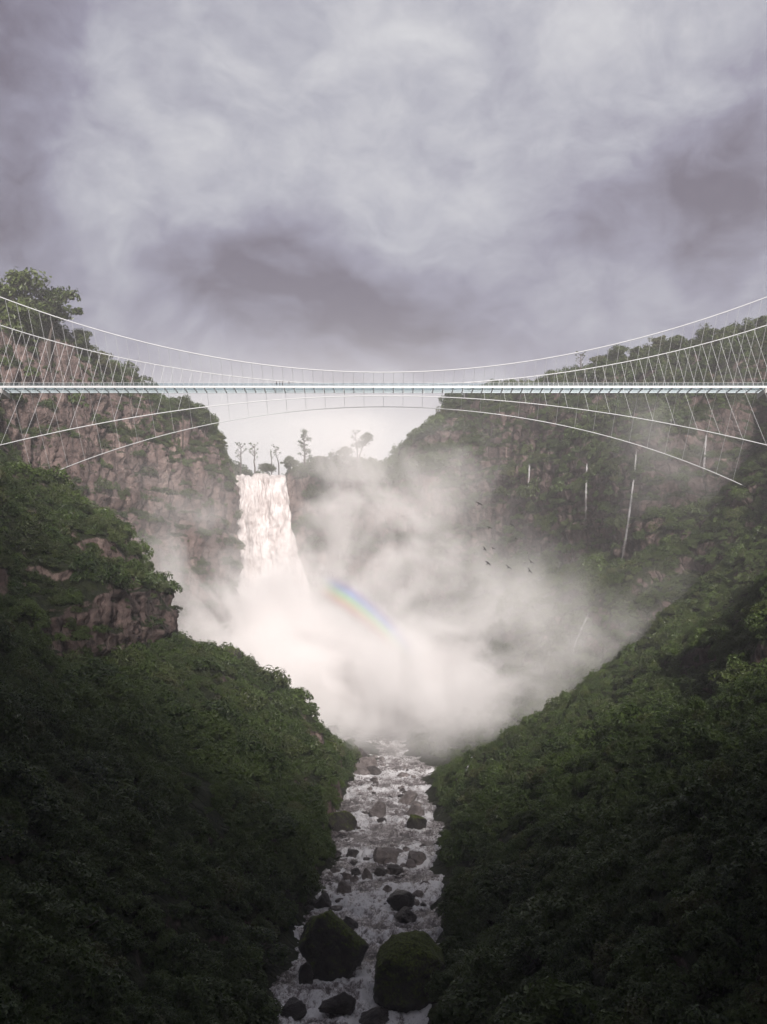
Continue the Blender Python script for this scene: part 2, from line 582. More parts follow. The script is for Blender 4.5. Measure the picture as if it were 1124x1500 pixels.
def rough_terrain(V, flip):
    n = normals(V, flip)
    sh = V.shape
    p = V.reshape(-1, 3)
    nn = n.reshape(-1, 3)
    cliff = sstep(0.62, 0.25, nn[:, 2])
    soft = fbm(p * 0.035, 4) * 5.5 + fbm(p * 0.11 + 9, 3) * 2.0
    col = 1 - np.abs(fbm(p * np.array([0.10, 0.10, 0.018]) + 31, 5, 0.55))
    ledge = fbm(np.stack([p[:, 0] * 0.015, p[:, 1] * 0.015, p[:, 2] * 0.12], -1) + 5, 4, 0.6)
    blk = fbm(p * 0.09 + 77, 5, 0.6)
    hard = (col - 0.6) * 6.0 + ledge * 3.0 + blk * 2.2
    # keep the bank line of the river calm
    low = sstep(0, 6, p[:, 2] - np.interp(p[:, 1], _ry, _rz))
    # broken blocks: terraces of a warped height and of a warped run along the wall
    wz = p[:, 2] * 0.09 + fbm(p * 0.03 + 3, 3) * 1.6
    wy = (p[:, 1] + p[:, 0]) * 0.11 + fbm(p * 0.05 + 60, 3) * 1.5
    hz = np.floor(wz) + sstep(0.55, 1.0, wz - np.floor(wz))
    hy = np.floor(wy)
    hsh = np.sin(hz.round() * 12.9898 + hy * 78.233) * 43758.5453
    hsh = hsh - np.floor(hsh)
    hard = (col - 0.6) * 4.5 + ledge * 2.2 + blk * 1.1 + (hsh - 0.5) * 1.8 + fbm(p * 0.35 + 8, 3) * 0.5
    d = (soft * (1 - cliff) + hard * cliff) * (0.25 + 0.75 * low)
    hn = nn.copy()
    hn[:, 2] *= 0.6
    return (p + hn * d[:, None]).reshape(sh)


VL = rough_terrain(loft(LEFT), False)
VR = rough_terrain(loft(RIGHT), True)
nl = normals(VL, False)
if nl[..., 2].mean() < 0:
    print('LEFT normals flipped')
nr = normals(VR, True)
if nr[..., 2].mean() < 0:
    print('RIGHT normals flipped')
left = grid_mesh('left_gorge_hill', VL, [M['terrain']])
tag(left, 'steep forested left side of the gorge with a reddish cliff', kind='structure')
right = grid_mesh('right_gorge_hill', VR, [M['terrain_shade_toned']])
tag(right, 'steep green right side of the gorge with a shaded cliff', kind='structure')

# the wall at the head of the gorge (faces the camera), carried back as a plateau
prof = np.array([(567, -45), (568, -20), (568, 20), (569, 60), (570, 95), (571, 106), (574, 111), (585, 113), (640, 112), (900, 100.)])
d = np.r_[0, np.cumsum(np.linalg.norm(np.diff(prof, axis=0), axis=1))]
wgt = np.minimum(d, 190) + np.maximum(d - 190, 0) * 0.2
u = np.linspace(0, wgt[-1], 190)
dd = np.interp(u, wgt, d)
py_, pz_ = np.interp(dd, d, prof[:, 0]), np.interp(dd, d, prof[:, 1])
xs = np.linspace(-130, 60, 200)
VB = np.zeros((len(xs), len(u), 3))
VB[..., 0] = xs[:, None]
rim = np.interp(xs, [-130, -92, -86, -60, -54, -20, 0, 15, 60], [6, 4, -1.5, -1.5, 2.5, 3, 3, 5, 16])
VB[..., 1] = py_[None, :]
VB[..., 2] = pz_[None, :] + rim[:, None] * sstep(40, 105, pz_)[None, :]
VB = rough_terrain(VB, False)
nb = normals(VB, False)
if nb[..., 2].mean() < 0:
    VB = VB[::-1]
back = grid_mesh('waterfall_cliff', VB, [M['terrain']])
tag(back, 'pinkish rock wall at the head of the gorge', kind='structure')

# the ground below everything, out past the gorge
gx = np.linspace(-650, 650, 40)
gy = np.linspace(-400, 1400, 50)
VG = np.zeros((40, 50, 3))
VG[..., 0] = gx[:, None]
VG[..., 1] = gy[None, :]
VG[..., 2] = -54
for a in range(40):
    for b in range(50):
        x, y = abs(gx[a]), gy[b]
        if x > 320 or y > 880 or y < -330:
            VG[a, b, 2] = 80
ground = grid_mesh('ground', VG, [M['terrain']])
tag(ground, 'wooded ground under and around the gorge', kind='structure')


def bvh_of(o):
    me = o.data
    n = len(me.vertices)
    co = np.empty(n * 3, np.float32)
    me.vertices.foreach_get('co', co)
    return BVHTree.FromPolygons([tuple(c) for c in co.reshape(-1, 3).tolist()], [tuple(p.vertices) for p in me.polygons])


BV = [bvh_of(left), bvh_of(right), bvh_of(back)]


def cast(origin, direction, dist=5000):
    best = None
    for b in BV:
        loc, nor, idx, d = b.ray_cast(origin, direction, dist)
        if loc is not None and (best is None or d < best[2]):
            best = (loc, nor, d)
    return best


def hit(px, py):
    r = cast(Vector((0, 0, 0)), P(px, py, 100).normalized())
    return r


def ground_at(x, y, top=400):
    best = None
    for b in BV:
        loc, nor, idx, d = b.ray_cast(Vector((x, y, top)), Vector((0, 0, -1)))
        if loc is not None and (best is None or loc.z > best.z):
            best = loc
    return best


# ------------------------------------------------------------------ river
ys = [40.0]
while ys[-1] < 560:
    ys.append(ys[-1] + max(0.3, ys[-1] * 0.0028))
ys = np.array(ys)
nx = 150
lx = np.interp(ys, [40, 120, 160, 179, 201, 239, 263, 293, 379, 430, 480, 560], [-14, -13, -16.5, -16, -14, -15, -11, -13, -11, -16, -34, -70]) - 7
rx = np.interp(ys, [40, 100, 160, 220, 290, 330, 430, 480, 560], [8, 6, 10, 12, 13.5, 14, 16, 14, 6]) + 7
tt = np.linspace(0, 1, nx)
VW = np.zeros((len(ys), nx, 3))
VW[..., 0] = lx[:, None] * (1 - tt) + rx[:, None] * tt
VW[..., 1] = ys[:, None]
z0 = np.interp(ys, _ry, _rz)
p = VW.reshape(-1, 3)
ps = p.copy()
ps[:, 2] = 0
warp = fbm(ps * 0.08 + 3, 2) * 3
n1 = fbm((ps + warp[:, None]) * np.array([0.30, 0.13, 1]), 4, 0.55)
n2 = 1 - 2 * np.abs(fbm(ps * np.array([0.7, 0.35, 1]) + 40, 4, 0.55))
stepn = fbm(ps * np.array([0.05, 0.10, 1]) + 12, 2)
n3 = fbm(ps * np.array([1.6, 0.8, 1]) + 80, 3, 0.6)
hgt = n1 * 0.5 + n2 * 0.14 + stepn * 0.6 + n3 * 0.14
VW[..., 2] = z0[:, None] + hgt.reshape(len(ys), nx)
ph = (ps[:, 1] + 10 * fbm(ps * np.array([0.09, 0.03, 1]) + 120, 3)) / np.interp(ps[:, 1], [60, 300, 560], [11, 22, 30])
saw = ph - np.floor(ph)
VW[..., 2] += (1.1 * (sstep(0, 0.22, saw) - saw)).reshape(len(ys), nx)
foam = np.clip(0.35 * n1 + 0.3 * n2, -0.4, 0.5) + 0.55 * np.exp(-((saw - 0.12) / 0.16) ** 2) + 0.35 * np.exp(-((1 - saw) / 0.18) ** 2) - 0.12
river = grid_mesh('river', VW, [M['water']])
at = river.data.attributes.new('foam', 'FLOAT', 'POINT')
tag(river, 'white water river tumbling down the gorge between boulders', kind='structure')

# ------------------------------------------------------------------ boulders
bm = bmesh.new()
bmesh.ops.create_icosphere(bm, subdivisions=5, radius=1)
SPH = np.array([v.co[:] for v in bm.verts])
SPF = [[v.index for v in f.verts] for f in bm.faces]
bm.free()


def rock_mesh(seed, planes=15, soft=34.0, flat=0.75):
    r = np.random.default_rng(seed)
    nrm = r.normal(size=(planes, 3))
    nrm /= np.linalg.norm(nrm, axis=1)[:, None]
    hh = r.uniform(0.5, 0.85, planes)
    dots = SPH @ nrm.T
    rad = np.where(dots > 0.05, hh / np.maximum(dots, 0.05), 9.0)
    rad = np.concatenate([rad, np.full((len(SPH), 1), 1.12)], 1)
    rr = -np.log(np.exp(-soft * rad).sum(1)) / soft
    rr = rr * (1 + 0.07 * fbm(SPH * 1.7 + seed, 3) + 0.05 * fbm(SPH * 5 + seed, 4, 0.6))
    v = SPH * rr[:, None]
    # normalise to a unit box (x, y, z in -0.5..0.5)
    lo, hi = v.min(0), v.max(0)
    v = (v - (lo + hi) / 2) / (hi - lo)
    return v


def boulder(seed, px, py, w, h, mat, label, group=None, name='boulder', depth=1.0, sink=0.25, rot=(0, 0, 0), on_river=True, planes=15):
    """px = centre column, py = base row, w and h in photo pixels"""
    if on_river:
        b = river_pt(px, py)
    else:
        r = hit(px, py)
        b = r[0] if r else P(px, py, 380)
    k = b.y / F
    W_, H_ = w * k, h * k * (1 + sink)
    v = rock_mesh(seed, planes)
    R = np.array(Euler(rot).to_matrix())
    v = v @ R.T
    lo, hi = v.min(0), v.max(0)
    v = (v - (lo + hi) / 2) / (hi - lo)
    v = v * np.array([W_, W_ * depth, H_])
    v[:, 2] += H_ * (0.5 - sink / (1 + sink))
    o = mesh_obj(name, v, SPF, [mat])
    o.location = (b.x, b.y + W_ * depth * 0.25, b.z)
    tag(o, label, 'rock', group)
    return o


# the large mossy boulder in midstream: its outline follows the photo's leaning wedge
def cut_boulder(px, py, w, h, depth, cuts, seed, label, mat='rock_moss'):
    b = river_pt(px, py)
    k = b.y / F
    v = SPH.copy()
    nrm = np.array([c[:3] for c in cuts], float)
    nrm /= np.linalg.norm(nrm, axis=1)[:, None]
    hh = np.array([c[3] for c in cuts])
    dots = v @ nrm.T
    rad = np.where(dots > 0.05, hh / np.maximum(dots, 0.05), 9)
    rad = np.concatenate([rad, np.full((len(v), 1), 1.2)], 1)
    rr = -np.log(np.exp(-34 * rad).sum(1)) / 34
    rr *= 1 + 0.05 * fbm(v * 1.6 + seed, 3) + 0.045 * fbm(v * 5 + seed, 5, 0.6)
    v = v * rr[:, None]
    lo, hi = v.min(0), v.max(0)
    v = (v - (lo + hi) / 2) / (hi - lo) * np.array([w * k, depth * k, h * 1.22 * k])
    v[:, 2] += h * 1.22 * k * 0.33
    o = mesh_obj('boulder', v, SPF, [M[mat]])
    o.location = (b.x, b.y + depth * k * 0.3, b.z)
    tag(o, label, 'rock')


cut_boulder(487, 1438, 106, 98, 96, [(0.66, 0.1, 0.75, 0.62), (-0.85, -0.1, 0.5, 0.86), (-0.35, 0.2, 0.92, 0.92), (0.2, -0.95, 0.25, 0.75), (-0.55, -0.8, 0.1, 0.85), (0.9, -0.2, -0.42, 0.86),
                                       (0.1, 0.95, 0.25, 0.85), (-0.75, 0, -0.6, 0.8), (0.5, -0.6, 0.62, 0.78)], 4, 'huge wedge-shaped midstream boulder with moss along its slanting top')
cut_boulder(602, 1480, 112, 98, 120, [(-1, 0, 0.12, 0.82), (-0.75, 0, 0.66, 0.8), (0.7, -0.1, 0.72, 0.86), (-0.12, 0.1, 1, 0.88), (-0.5, -0.15, 0.85, 0.86), (-0.1, -0.6, 0.78, 0.84), (0.4, -0.2, 0.9, 0.88), (0.1, -0.85, 0.5, 0.88), (-0.35, -0.95, 0.15, 0.84), (0.5, -0.85, 0.2, 0.86), (1, 0, 0, 1.0), (0, 1, 0.1, 0.9)],
            9, 'huge rounded mossy boulder at the right bank beside the midstream wedge', 'rock_mossy_all')
boulder(22, 422, 1364, 31, 27, M['rock_moss'], 'round dark green rock at the left bank just upstream of the huge wedge boulder')
boulder(23, 587, 1335, 42, 29, M['rock'], 'dark rounded boulder standing clear of the foam on the right half of the river')
boulder(24, 594, 1354, 36, 22, M['rock'], 'low wet rock just below the dark rounded boulder on the right')
boulder(25, 511, 1370, 29, 26, M['rock'], 'dark rock half hidden behind the slanting top of the huge wedge boulder')
boulder(26, 505, 1313, 24, 23, M['rock_pale'], 'tilted pale-faced rock in the middle of the white water', rot=(0.2, 0.5, 0.3))
boulder(27, 472, 1331, 31, 22, M['rock'], 'tilted dark slab near the left bank above the huge wedge boulder', rot=(0, 0.5, 0))
boulder(28, 453, 1337, 16, 11, M['rock'], 'small dark rock wedged between the left bank and the tilted slab')
boulder(29, 558, 1286, 21, 16, M['rock'], 'left one of two dark angular rocks side by side in midstream')
boulder(30, 579, 1283, 24, 16, M['rock'], 'right one of two dark angular rocks side by side in midstream')
boulder(31, 538, 1291, 17, 20, M['rock_pale'], 'upright pinkish rock next to the pair of dark angular rocks')
boulder(32, 522, 1284, 16, 12, M['rock'], 'small dark rock left of the upright pinkish rock')
boulder(33, 566, 1265, 40, 24, M['rock_pale'], 'broad pinkish brown rock slab lying across midstream')
boulder(34, 612, 1268, 28, 20, M['rock_pale'], 'grey wet rock against the right bank beside the broad pinkish slab')
boulder(35, 619, 1246, 14, 11, M['rock'], 'small dark rock on the right bank above the grey wet rock')
boulder(36, 553, 1200, 26, 25, M['rock_pale'], 'pointed brown rock in the upper rapids')
boulder(37, 609, 1200, 28, 19, M['rock_pale'], 'brown rock at the right bank across from the pointed brown rock')
boulder(38, 568, 1310, 16, 14, M['rock_pale'], 'small pale rock right of the tilted pale-faced rock')
boulder(39, 598, 1178, 30, 20, M['rock_pale'], 'broad rock along the right bank of the upper rapids')
boulder(40, 611, 1219, 30, 25, M['rock_moss'], 'green mossy hump bulging from the right bank into the rapids')
boulder(41, 548, 1505, 46, 24, M['rock'], 'dark wet rock cut by the bottom edge of the picture in midstream')
boulder(42, 494, 1490, 56, 34, M['rock'], 'jagged dark rock in the foam below the huge wedge boulder', depth=0.8)
boulder(43, 428, 1497, 44, 28, M['rock'], 'dark rock at the lower left corner of the river')
boulder(44, 448, 1448, 22, 38, M['rock'], 'narrow dark rock splitting the side channel left of the huge wedge boulder')
boulder(45, 466, 1034, 26, 28, M['rock_moss'], 'large grey boulder on the crest of the left spur against the mist', on_river=False, sink=0.4)
boulder(46, 447, 1022, 22, 16, M['rock_moss'], 'smaller boulder next to the large grey one on the left spur crest', on_river=False, sink=0.4)
boulder(47, 340, 968, 26, 20, M['rock_moss'], 'dark rock high on the left spur below the cliff', on_river=False, sink=0.5)
boulder(48, 500, 1219, 46, 32, M['rock_moss'], 'green mossy hump pushing out from the left bank', sink=0.5)
boulder(49, 488, 1078, 18, 16, M['rock'], 'uppermost of the bank rocks at the foot of the left spur', on_river=False)
for k, (px, py, w, h) in enumerate([(514, 1102, 24, 18), (526, 1116, 26, 20), (540, 1128, 28, 20), (548, 1136, 24, 14), (528, 1138, 30, 20), (519, 1090, 18, 12), (508, 1094, 18, 14), (535, 1110, 16, 10)]):
    boulder(60 + k, px, py, w, h, M['rock' if k % 2 else 'rock_pale'], 'brownish rock in the broken pile along the left bank under the spur', 'bank rocks under the left spur')
rr_ = random.Random(5)
for k in range(115):
    py = rr_.uniform(1105, 1340)
    lo = np.interp(py, [1112, 1150, 1200, 1250, 1330], [545, 545, 520, 478, 450])
    hi = np.interp(py, [1112, 1150, 1200, 1250, 1330], [602, 610, 615, 622, 628])
    e_ = rr_.random()
    e_ = e_ * 0.3 if rr_.random() < 0.3 else 1 - e_ * 0.35 if rr_.random() < 0.6 else e_
    px = lo + (hi - lo) * e_
    w = rr_.choice([5, 7, 9, 12, 16]) * rr_.uniform(0.8, 1.2) * (0.65 + (py - 1100) / 350)
    boulder(100 + k, px, py, w, w * rr_.uniform(0.45, 0.75), M['rock' if rr_.random() < 0.33 else 'rock_pale'], 'small wet rock breaking the white rapids', 'small rocks in the rapids')


# foam piles up round every boulder that stands in the water
for o in list(C.objects):
    if o.get('category') == 'rock' and o.type == 'MESH' and o.location.z < -36:
        rx_, ry_ = o.dimensions.x * 0.5, o.dimensions.y * 0.5
        q = np.hypot((ps[:, 0] - o.location.x) / max(rx_, .3), (ps[:, 1] - o.location.y) / max(ry_, .3))
        e = (q - 1.0) * min(rx_, ry_)
        foam += 0.55 * np.exp(-((e - 0.3) / (0.5 + 0.12 * rx_)) ** 2)
river.data.attributes['foam'].data.foreach_set('value', np.clip(foam, -0.5, 0.9).astype(np.float32))


# ------------------------------------------------------------------ foliage
def crown_mesh(name, seed, n_clump, per, leaf, mat, flat=0.8, lump=0.34):
    """leaf clumps spread through an uneven dome of about unit radius, base at z = 0"""
    r = np.random.default_rng(seed)
    cs, rs = [], []
    for k in range(n_clump):
        th = r.uniform(0, 2 * math.pi)
        zz = r.uniform(-0.1, 1)
        rad = math.sqrt(max(0, 1 - max(zz, 0) ** 2)) * r.uniform(0.45, 0.85)
        cs.append((math.cos(th) * rad, math.sin(th) * rad, 0.18 + zz * flat * r.uniform(0.6, 0.95)))
        rs.append(r.uniform(0.6, 1.25) * lump)
    cs, rs = np.array(cs), np.array(rs)
    idx = np.repeat(np.arange(n_clump), per)
    N = len(idx)
    d = r.normal(size=(N, 3))
    d[:, 2] = np.abs(d[:, 2]) * 1.0 - 0.25
    d /= np.linalg.norm(d, axis=1)[:, None]
    rad = rs[idx] * r.uniform(0.55, 1.0, N) ** 0.5
    c = cs[idx] + d * rad[:, None]
    # leaf frame: the leaf's face looks outward and up, its tip droops
    nn = d + r.normal(size=(N, 3)) * 0.55 + np.array([0, 0, 0.5])
    nn /= np.linalg.norm(nn, axis=1)[:, None]
    a = np.cross(nn, r.normal(size=(N, 3)))
    a /= np.linalg.norm(a, axis=1)[:, None]
    b = np.cross(nn, a)
    L = leaf * r.uniform(0.6, 1.4, N)[:, None]
    tip = c + a * L - nn * L * 0.25
    base = c - a * L * 0.9
    s1 = c + b * L * 0.42
    s2 = c - b * L * 0.42
    V = np.stack([base, s1, tip, s2], 1).reshape(-1, 3)
    Fc = np.arange(N * 4).reshape(N, 4)
    me = bpy.data.meshes.new(name)
    me.from_pydata(V.tolist(), [], Fc.tolist())
    me.materials.append(mat)
    me.update()
    return me


near_crowns = [crown_mesh('crown', 200 + k, 26 + 4 * k, 105, 0.062, M['leaf'], 0.85 + 0.15 * (k % 3), 0.26) for k in range(5)]
far_crowns = [crown_mesh('crown', 300 + k, 20, 52, 0.085, M['leaf' if k % 3 else 'leaf_dry'], 0.9, 0.3) for k in range(6)]

lib = bpy.data.collections.new('foliage_library')
LIBN = []
for k, me in enumerate(near_crowns + far_crowns):
    o = bpy.data.objects.new('crown_%02d' % k, me)
    lib.objects.link(o)
n_near, n_far = len(near_crowns), len(far_crowns)


def gn_scatter(name, pts, rots, scls, idx, label):
    me = bpy.data.meshes.new(name)
    me.from_pydata([tuple(p) for p in pts], [], [])
    for an, typ, data, key in (('rot', 'FLOAT_VECTOR', rots, 'vector'), ('scl', 'FLOAT_VECTOR', scls, 'vector'), ('pick', 'INT', idx, 'value')):
        a = me.attributes.new(an, typ, 'POINT')
        a.data.foreach_set(key, np.asarray(data).reshape(-1).astype(np.int32 if typ == 'INT' else np.float32))
    o = bpy.data.objects.new(name, me)
    C.objects.link(o)
    ng = bpy.data.node_groups.new(name, 'GeometryNodeTree')
    ng.interface.new_socket('Geometry', in_out='INPUT', socket_type='NodeSocketGeometry')
    ng.interface.new_socket('Geometry', in_out='OUTPUT', socket_type='NodeSocketGeometry')
    gi = ng.nodes.new('NodeGroupInput')
    go = ng.nodes.new('NodeGroupOutput')
    ci = ng.nodes.new('GeometryNodeCollectionInfo')
    ci.inputs['Collection'].default_value = lib
    ci.inputs['Separate Children'].default_value = True
    ci.inputs['Reset Children'].default_value = True
    ip = ng.nodes.new('GeometryNodeInstanceOnPoints')
    ip.inputs['Pick Instance'].default_value = True

    def attr(nm, dt):
        n = ng.nodes.new('GeometryNodeInputNamedAttribute')
        n.data_type = dt
        n.inputs['Name'].default_value = nm
        return [s for s in n.outputs if s.enabled and s.name == 'Attribute'][0]
    ng.links.new(gi.outputs[0], ip.inputs['Points'])
    ng.links.new(ci.outputs[0], ip.inputs['Instance'])
    ng.links.new(attr('pick', 'INT'), ip.inputs['Instance Index'])
    ng.links.new(attr('rot', 'FLOAT_VECTOR'), ip.inputs['Rotation'])
    ng.links.new(attr('scl', 'FLOAT_VECTOR'), ip.inputs['Scale'])
    ng.links.new(ip.outputs[0], go.inputs[0])
    md = o.modifiers.new('scatter', 'NODES')
    md.node_group = ng
    tag(o, label, kind='stuff')
    return o


def low_right(p):
    return 1 - 0.42 * sstep(190, 260, p[:, 1]) * (p[:, 0] > 5) * sstep(405, 385, p[:, 1])


def scatter_points(V, flip, spacing_fn, keep_fn, seed):
    r = np.random.default_rng(seed)
    a, b, c, dd_ = V[:-1, :-1], V[:-1, 1:], V[1:, 1:], V[1:, :-1]
    cr = np.cross(c - a, dd_ - b)
    area = 0.5 * np.linalg.norm(cr, axis=-1)
    n = cr / (np.linalg.norm(cr, axis=-1)[..., None] + 1e-9)
    if n[..., 2].mean() < 0:
        n = -n
    cen = (a + b + c + dd_) / 4
    cenf, nf, af = cen.reshape(-1, 3), n.reshape(-1, 3), area.reshape(-1)
    lam = af / spacing_fn(cenf) ** 2 * keep_fn(cenf, nf)
    k = r.poisson(lam)
    idx = np.repeat(np.arange(len(k)), k)
    A, B, C_, D = (q.reshape(-1, 3)[idx] for q in (a, b, c, dd_))
    s, t = r.uniform(size=(2, len(idx), 1))
    pts = (A * (1 - s) + B * s) * (1 - t) + (D * (1 - s) + C_ * s) * t
    return pts, nf[idx]


def pxpy(p):
    Y = np.maximum(p[:, 1], 1)
    return 562 + p[:, 0] * F / Y, 970 - p[:, 2] * F / Y


def keep(p, n):
    px, py = pxpy(p)
    m = (p[:, 1] > 75) & (p[:, 1] < 640) & (px > -330) & (px < 1450) & (py < 1750)
    wet = p[:, 2] > np.interp(p[:, 1], _ry, _rz) + 2.4
    up = n[:, 2]
    top = np.interp(p[:, 1], [400, 430, 470, 500, 540, 600], [150, 150, 138, 128, 112, 108])
    bare = (p[:, 0] < -60) * (p[:, 1] > 395)
    patch = sstep(0.0, 0.5, fbm(p * 0.045 + 91, 3) + 0.25 * (p[:, 0] > 0) + bare * (sstep(top - 22, top + 8, p[:, 2]) * 1.1 - 0.42))
    face = (p[:, 0] > 40) * (p[:, 1] > 405) * sstep(40, 50, p[:, 2]) * sstep(112, 92, p[:, 2])
    patch = patch * (1 - 0.75 * face)
    # the small rock bluff half way up the left slope
    bluff = (p[:, 0] < -72) * (p[:, 0] > -118) * (p[:, 1] > 262) * (p[:, 1] < 352) * sstep(1, 5, p[:, 2]) * sstep(27, 22, p[:, 2])
    m = m * (1 - 0.93 * bluff)
    onrock = 0.03 + 0.9 * patch
    prob = onrock + (1 - onrock) * sstep(0.30, 0.52, up)
    m = m * ~((p[:, 0] > -93) & (p[:, 0] < -53) & (p[:, 1] > 545) & (p[:, 1] < 596))
    return m * wet * prob


def spacing(p):
    return np.interp(p[:, 1], [80, 160, 260, 400, 600], [2.2, 2.5, 2.9, 3.3, 3.7]) * low_right(p)


def sizes(p, r):
    base = np.interp(p[:, 1], [80, 160, 260, 400, 600], [2.5, 2.8, 3.0, 3.2, 3.5])
    base = base * low_right(p)
    big = fbm(p * 0.045 + 60, 2)
    return base * r.uniform(0.55, 1.15, len(p)) * (1 + 0.35 * np.clip(big, -1, 1)) * np.where(r.random(len(p)) < 0.10, r.uniform(1.4, 2.1, len(p)), 1)


shrub_sites = []
for nm, V, seed, lab in (('left_slope_forest', VL, 1, 'dense dark forest covering the left side of the gorge'), ('right_slope_forest', VR, 2, 'dense green scrub covering the right side of the gorge'), ('rim_scrub_vegetation', VB, 3, 'low scrub along the rim beside the waterfall')):
    r = np.random.default_rng(seed)
    pts, nn = scatter_points(V, False, spacing, keep, seed)
    sz = sizes(pts, r) * (1.6 if nm.startswith('rim') else 1)
    steep = nn[:, 2] < 0.4
    sz[steep] *= 0.55
    near = pts[:, 1] < 240
    idx = np.where(near, r.integers(0, n_near, len(pts)), n_near + r.integers(0, n_far, len(pts)))
    rots = np.stack([nn[:, 1] * -0.35, nn[:, 0] * 0.35, r.uniform(0, 6.28, len(pts))], -1)
    scl = sz[:, None] * np.stack([r.uniform(0.85, 1.2, len(pts)), r.uniform(0.85, 1.2, len(pts)), r.uniform(0.75, 1.25, len(pts))], -1)
    pts = pts - np.array([0, 0, 1]) * sz[:, None] * 0.25
    px, py = pxpy(pts)
    # the nearest bushes in the frame become objects of their own
    cand = np.where((px > 10) & (px < 1114) & (py > 1000) & (py < 1490) & (pts[:, 1] < 215) & (sz > 2.0))[0] if nm != 'rim_scrub_vegetation' else np.array([], int)
    order = cand[np.argsort(-(sz[cand] / pts[cand, 1]))]
    chosen = []
    for i in order:
        if len(chosen) >= 110:
            break
        top = Vector(pts[i]) + Vector((0, 0, sz[i] * 0.9))
        hh = cast(Vector((0, 0, 0)), top.normalized())
        if hh is None or hh[2] > top.length - 3:
            chosen.append(i)
    for i in chosen:
        shrub_sites.append((nm, pts[i], rots[i], scl[i], int(idx[i])))
    m = np.ones(len(pts), bool)
    m[chosen] = False
    print(nm, len(pts), 'individual', len(chosen))
    gn_scatter(nm, pts[m], rots[m], scl[m], idx[m], lab)

# trunks for the individual shrubs
stem_meshes = []
for k in range(3):
    r = random.Random(50 + k)
    v, f = [], []
    tube_data([(0, 0, -0.6), (0.02, 0.0, 0.1), (r.uniform(-.05, .05), r.uniform(-.05, .05), 0.55)], [0.05, 0.042, 0.02], 7, v, f)
    for j in range(4):
        a = r.uniform(0, 6.28)
        tube_data([(0, 0, 0.05 + 0.08 * j), (math.cos(a) * 0.25, math.sin(a) * 0.25, 0.35 + 0.06 * j), (math.cos(a) * 0.48, math.sin(a) * 0.48, 0.5 + 0.07 * j)], [0.028, 0.02, 0.008], 6, v, f)
    stem_meshes.append(mesh_obj('trunk', v, f, [M['bark']], link=False).data)
for k, (nm, p, ro, sc, ix) in enumerate(shrub_sites):
    root = empty('leafy_shrub', p)
    root.rotation_euler = ro
    root.scale = sc
    side = 'left' if nm.startswith('left') else 'right'
    px, py = pxpy(np.array([p]))
    zone = 'beside the river' if (side == 'left' and px[0] > 300) or (side == 'right' and px[0] < 760) else 'at the picture edge' if px[0] < 120 or px[0] > 1000 else 'midway across'
    hgt_ = 'low' if py[0] > 1280 else 'higher'
    tag(root, 'leafy dark green shrub %s on the %s slope, %s' % (hgt_, side, zone), 'shrub', 'shrubs %s on the %s slope, %s' % (hgt_, side, zone))
    cr = bpy.data.objects.new('crown', near_crowns[ix])
    st = bpy.data.objects.new('trunk', stem_meshes[k % 3])
    for o in (cr, st):
        C.objects.link(o)
        o.parent = root


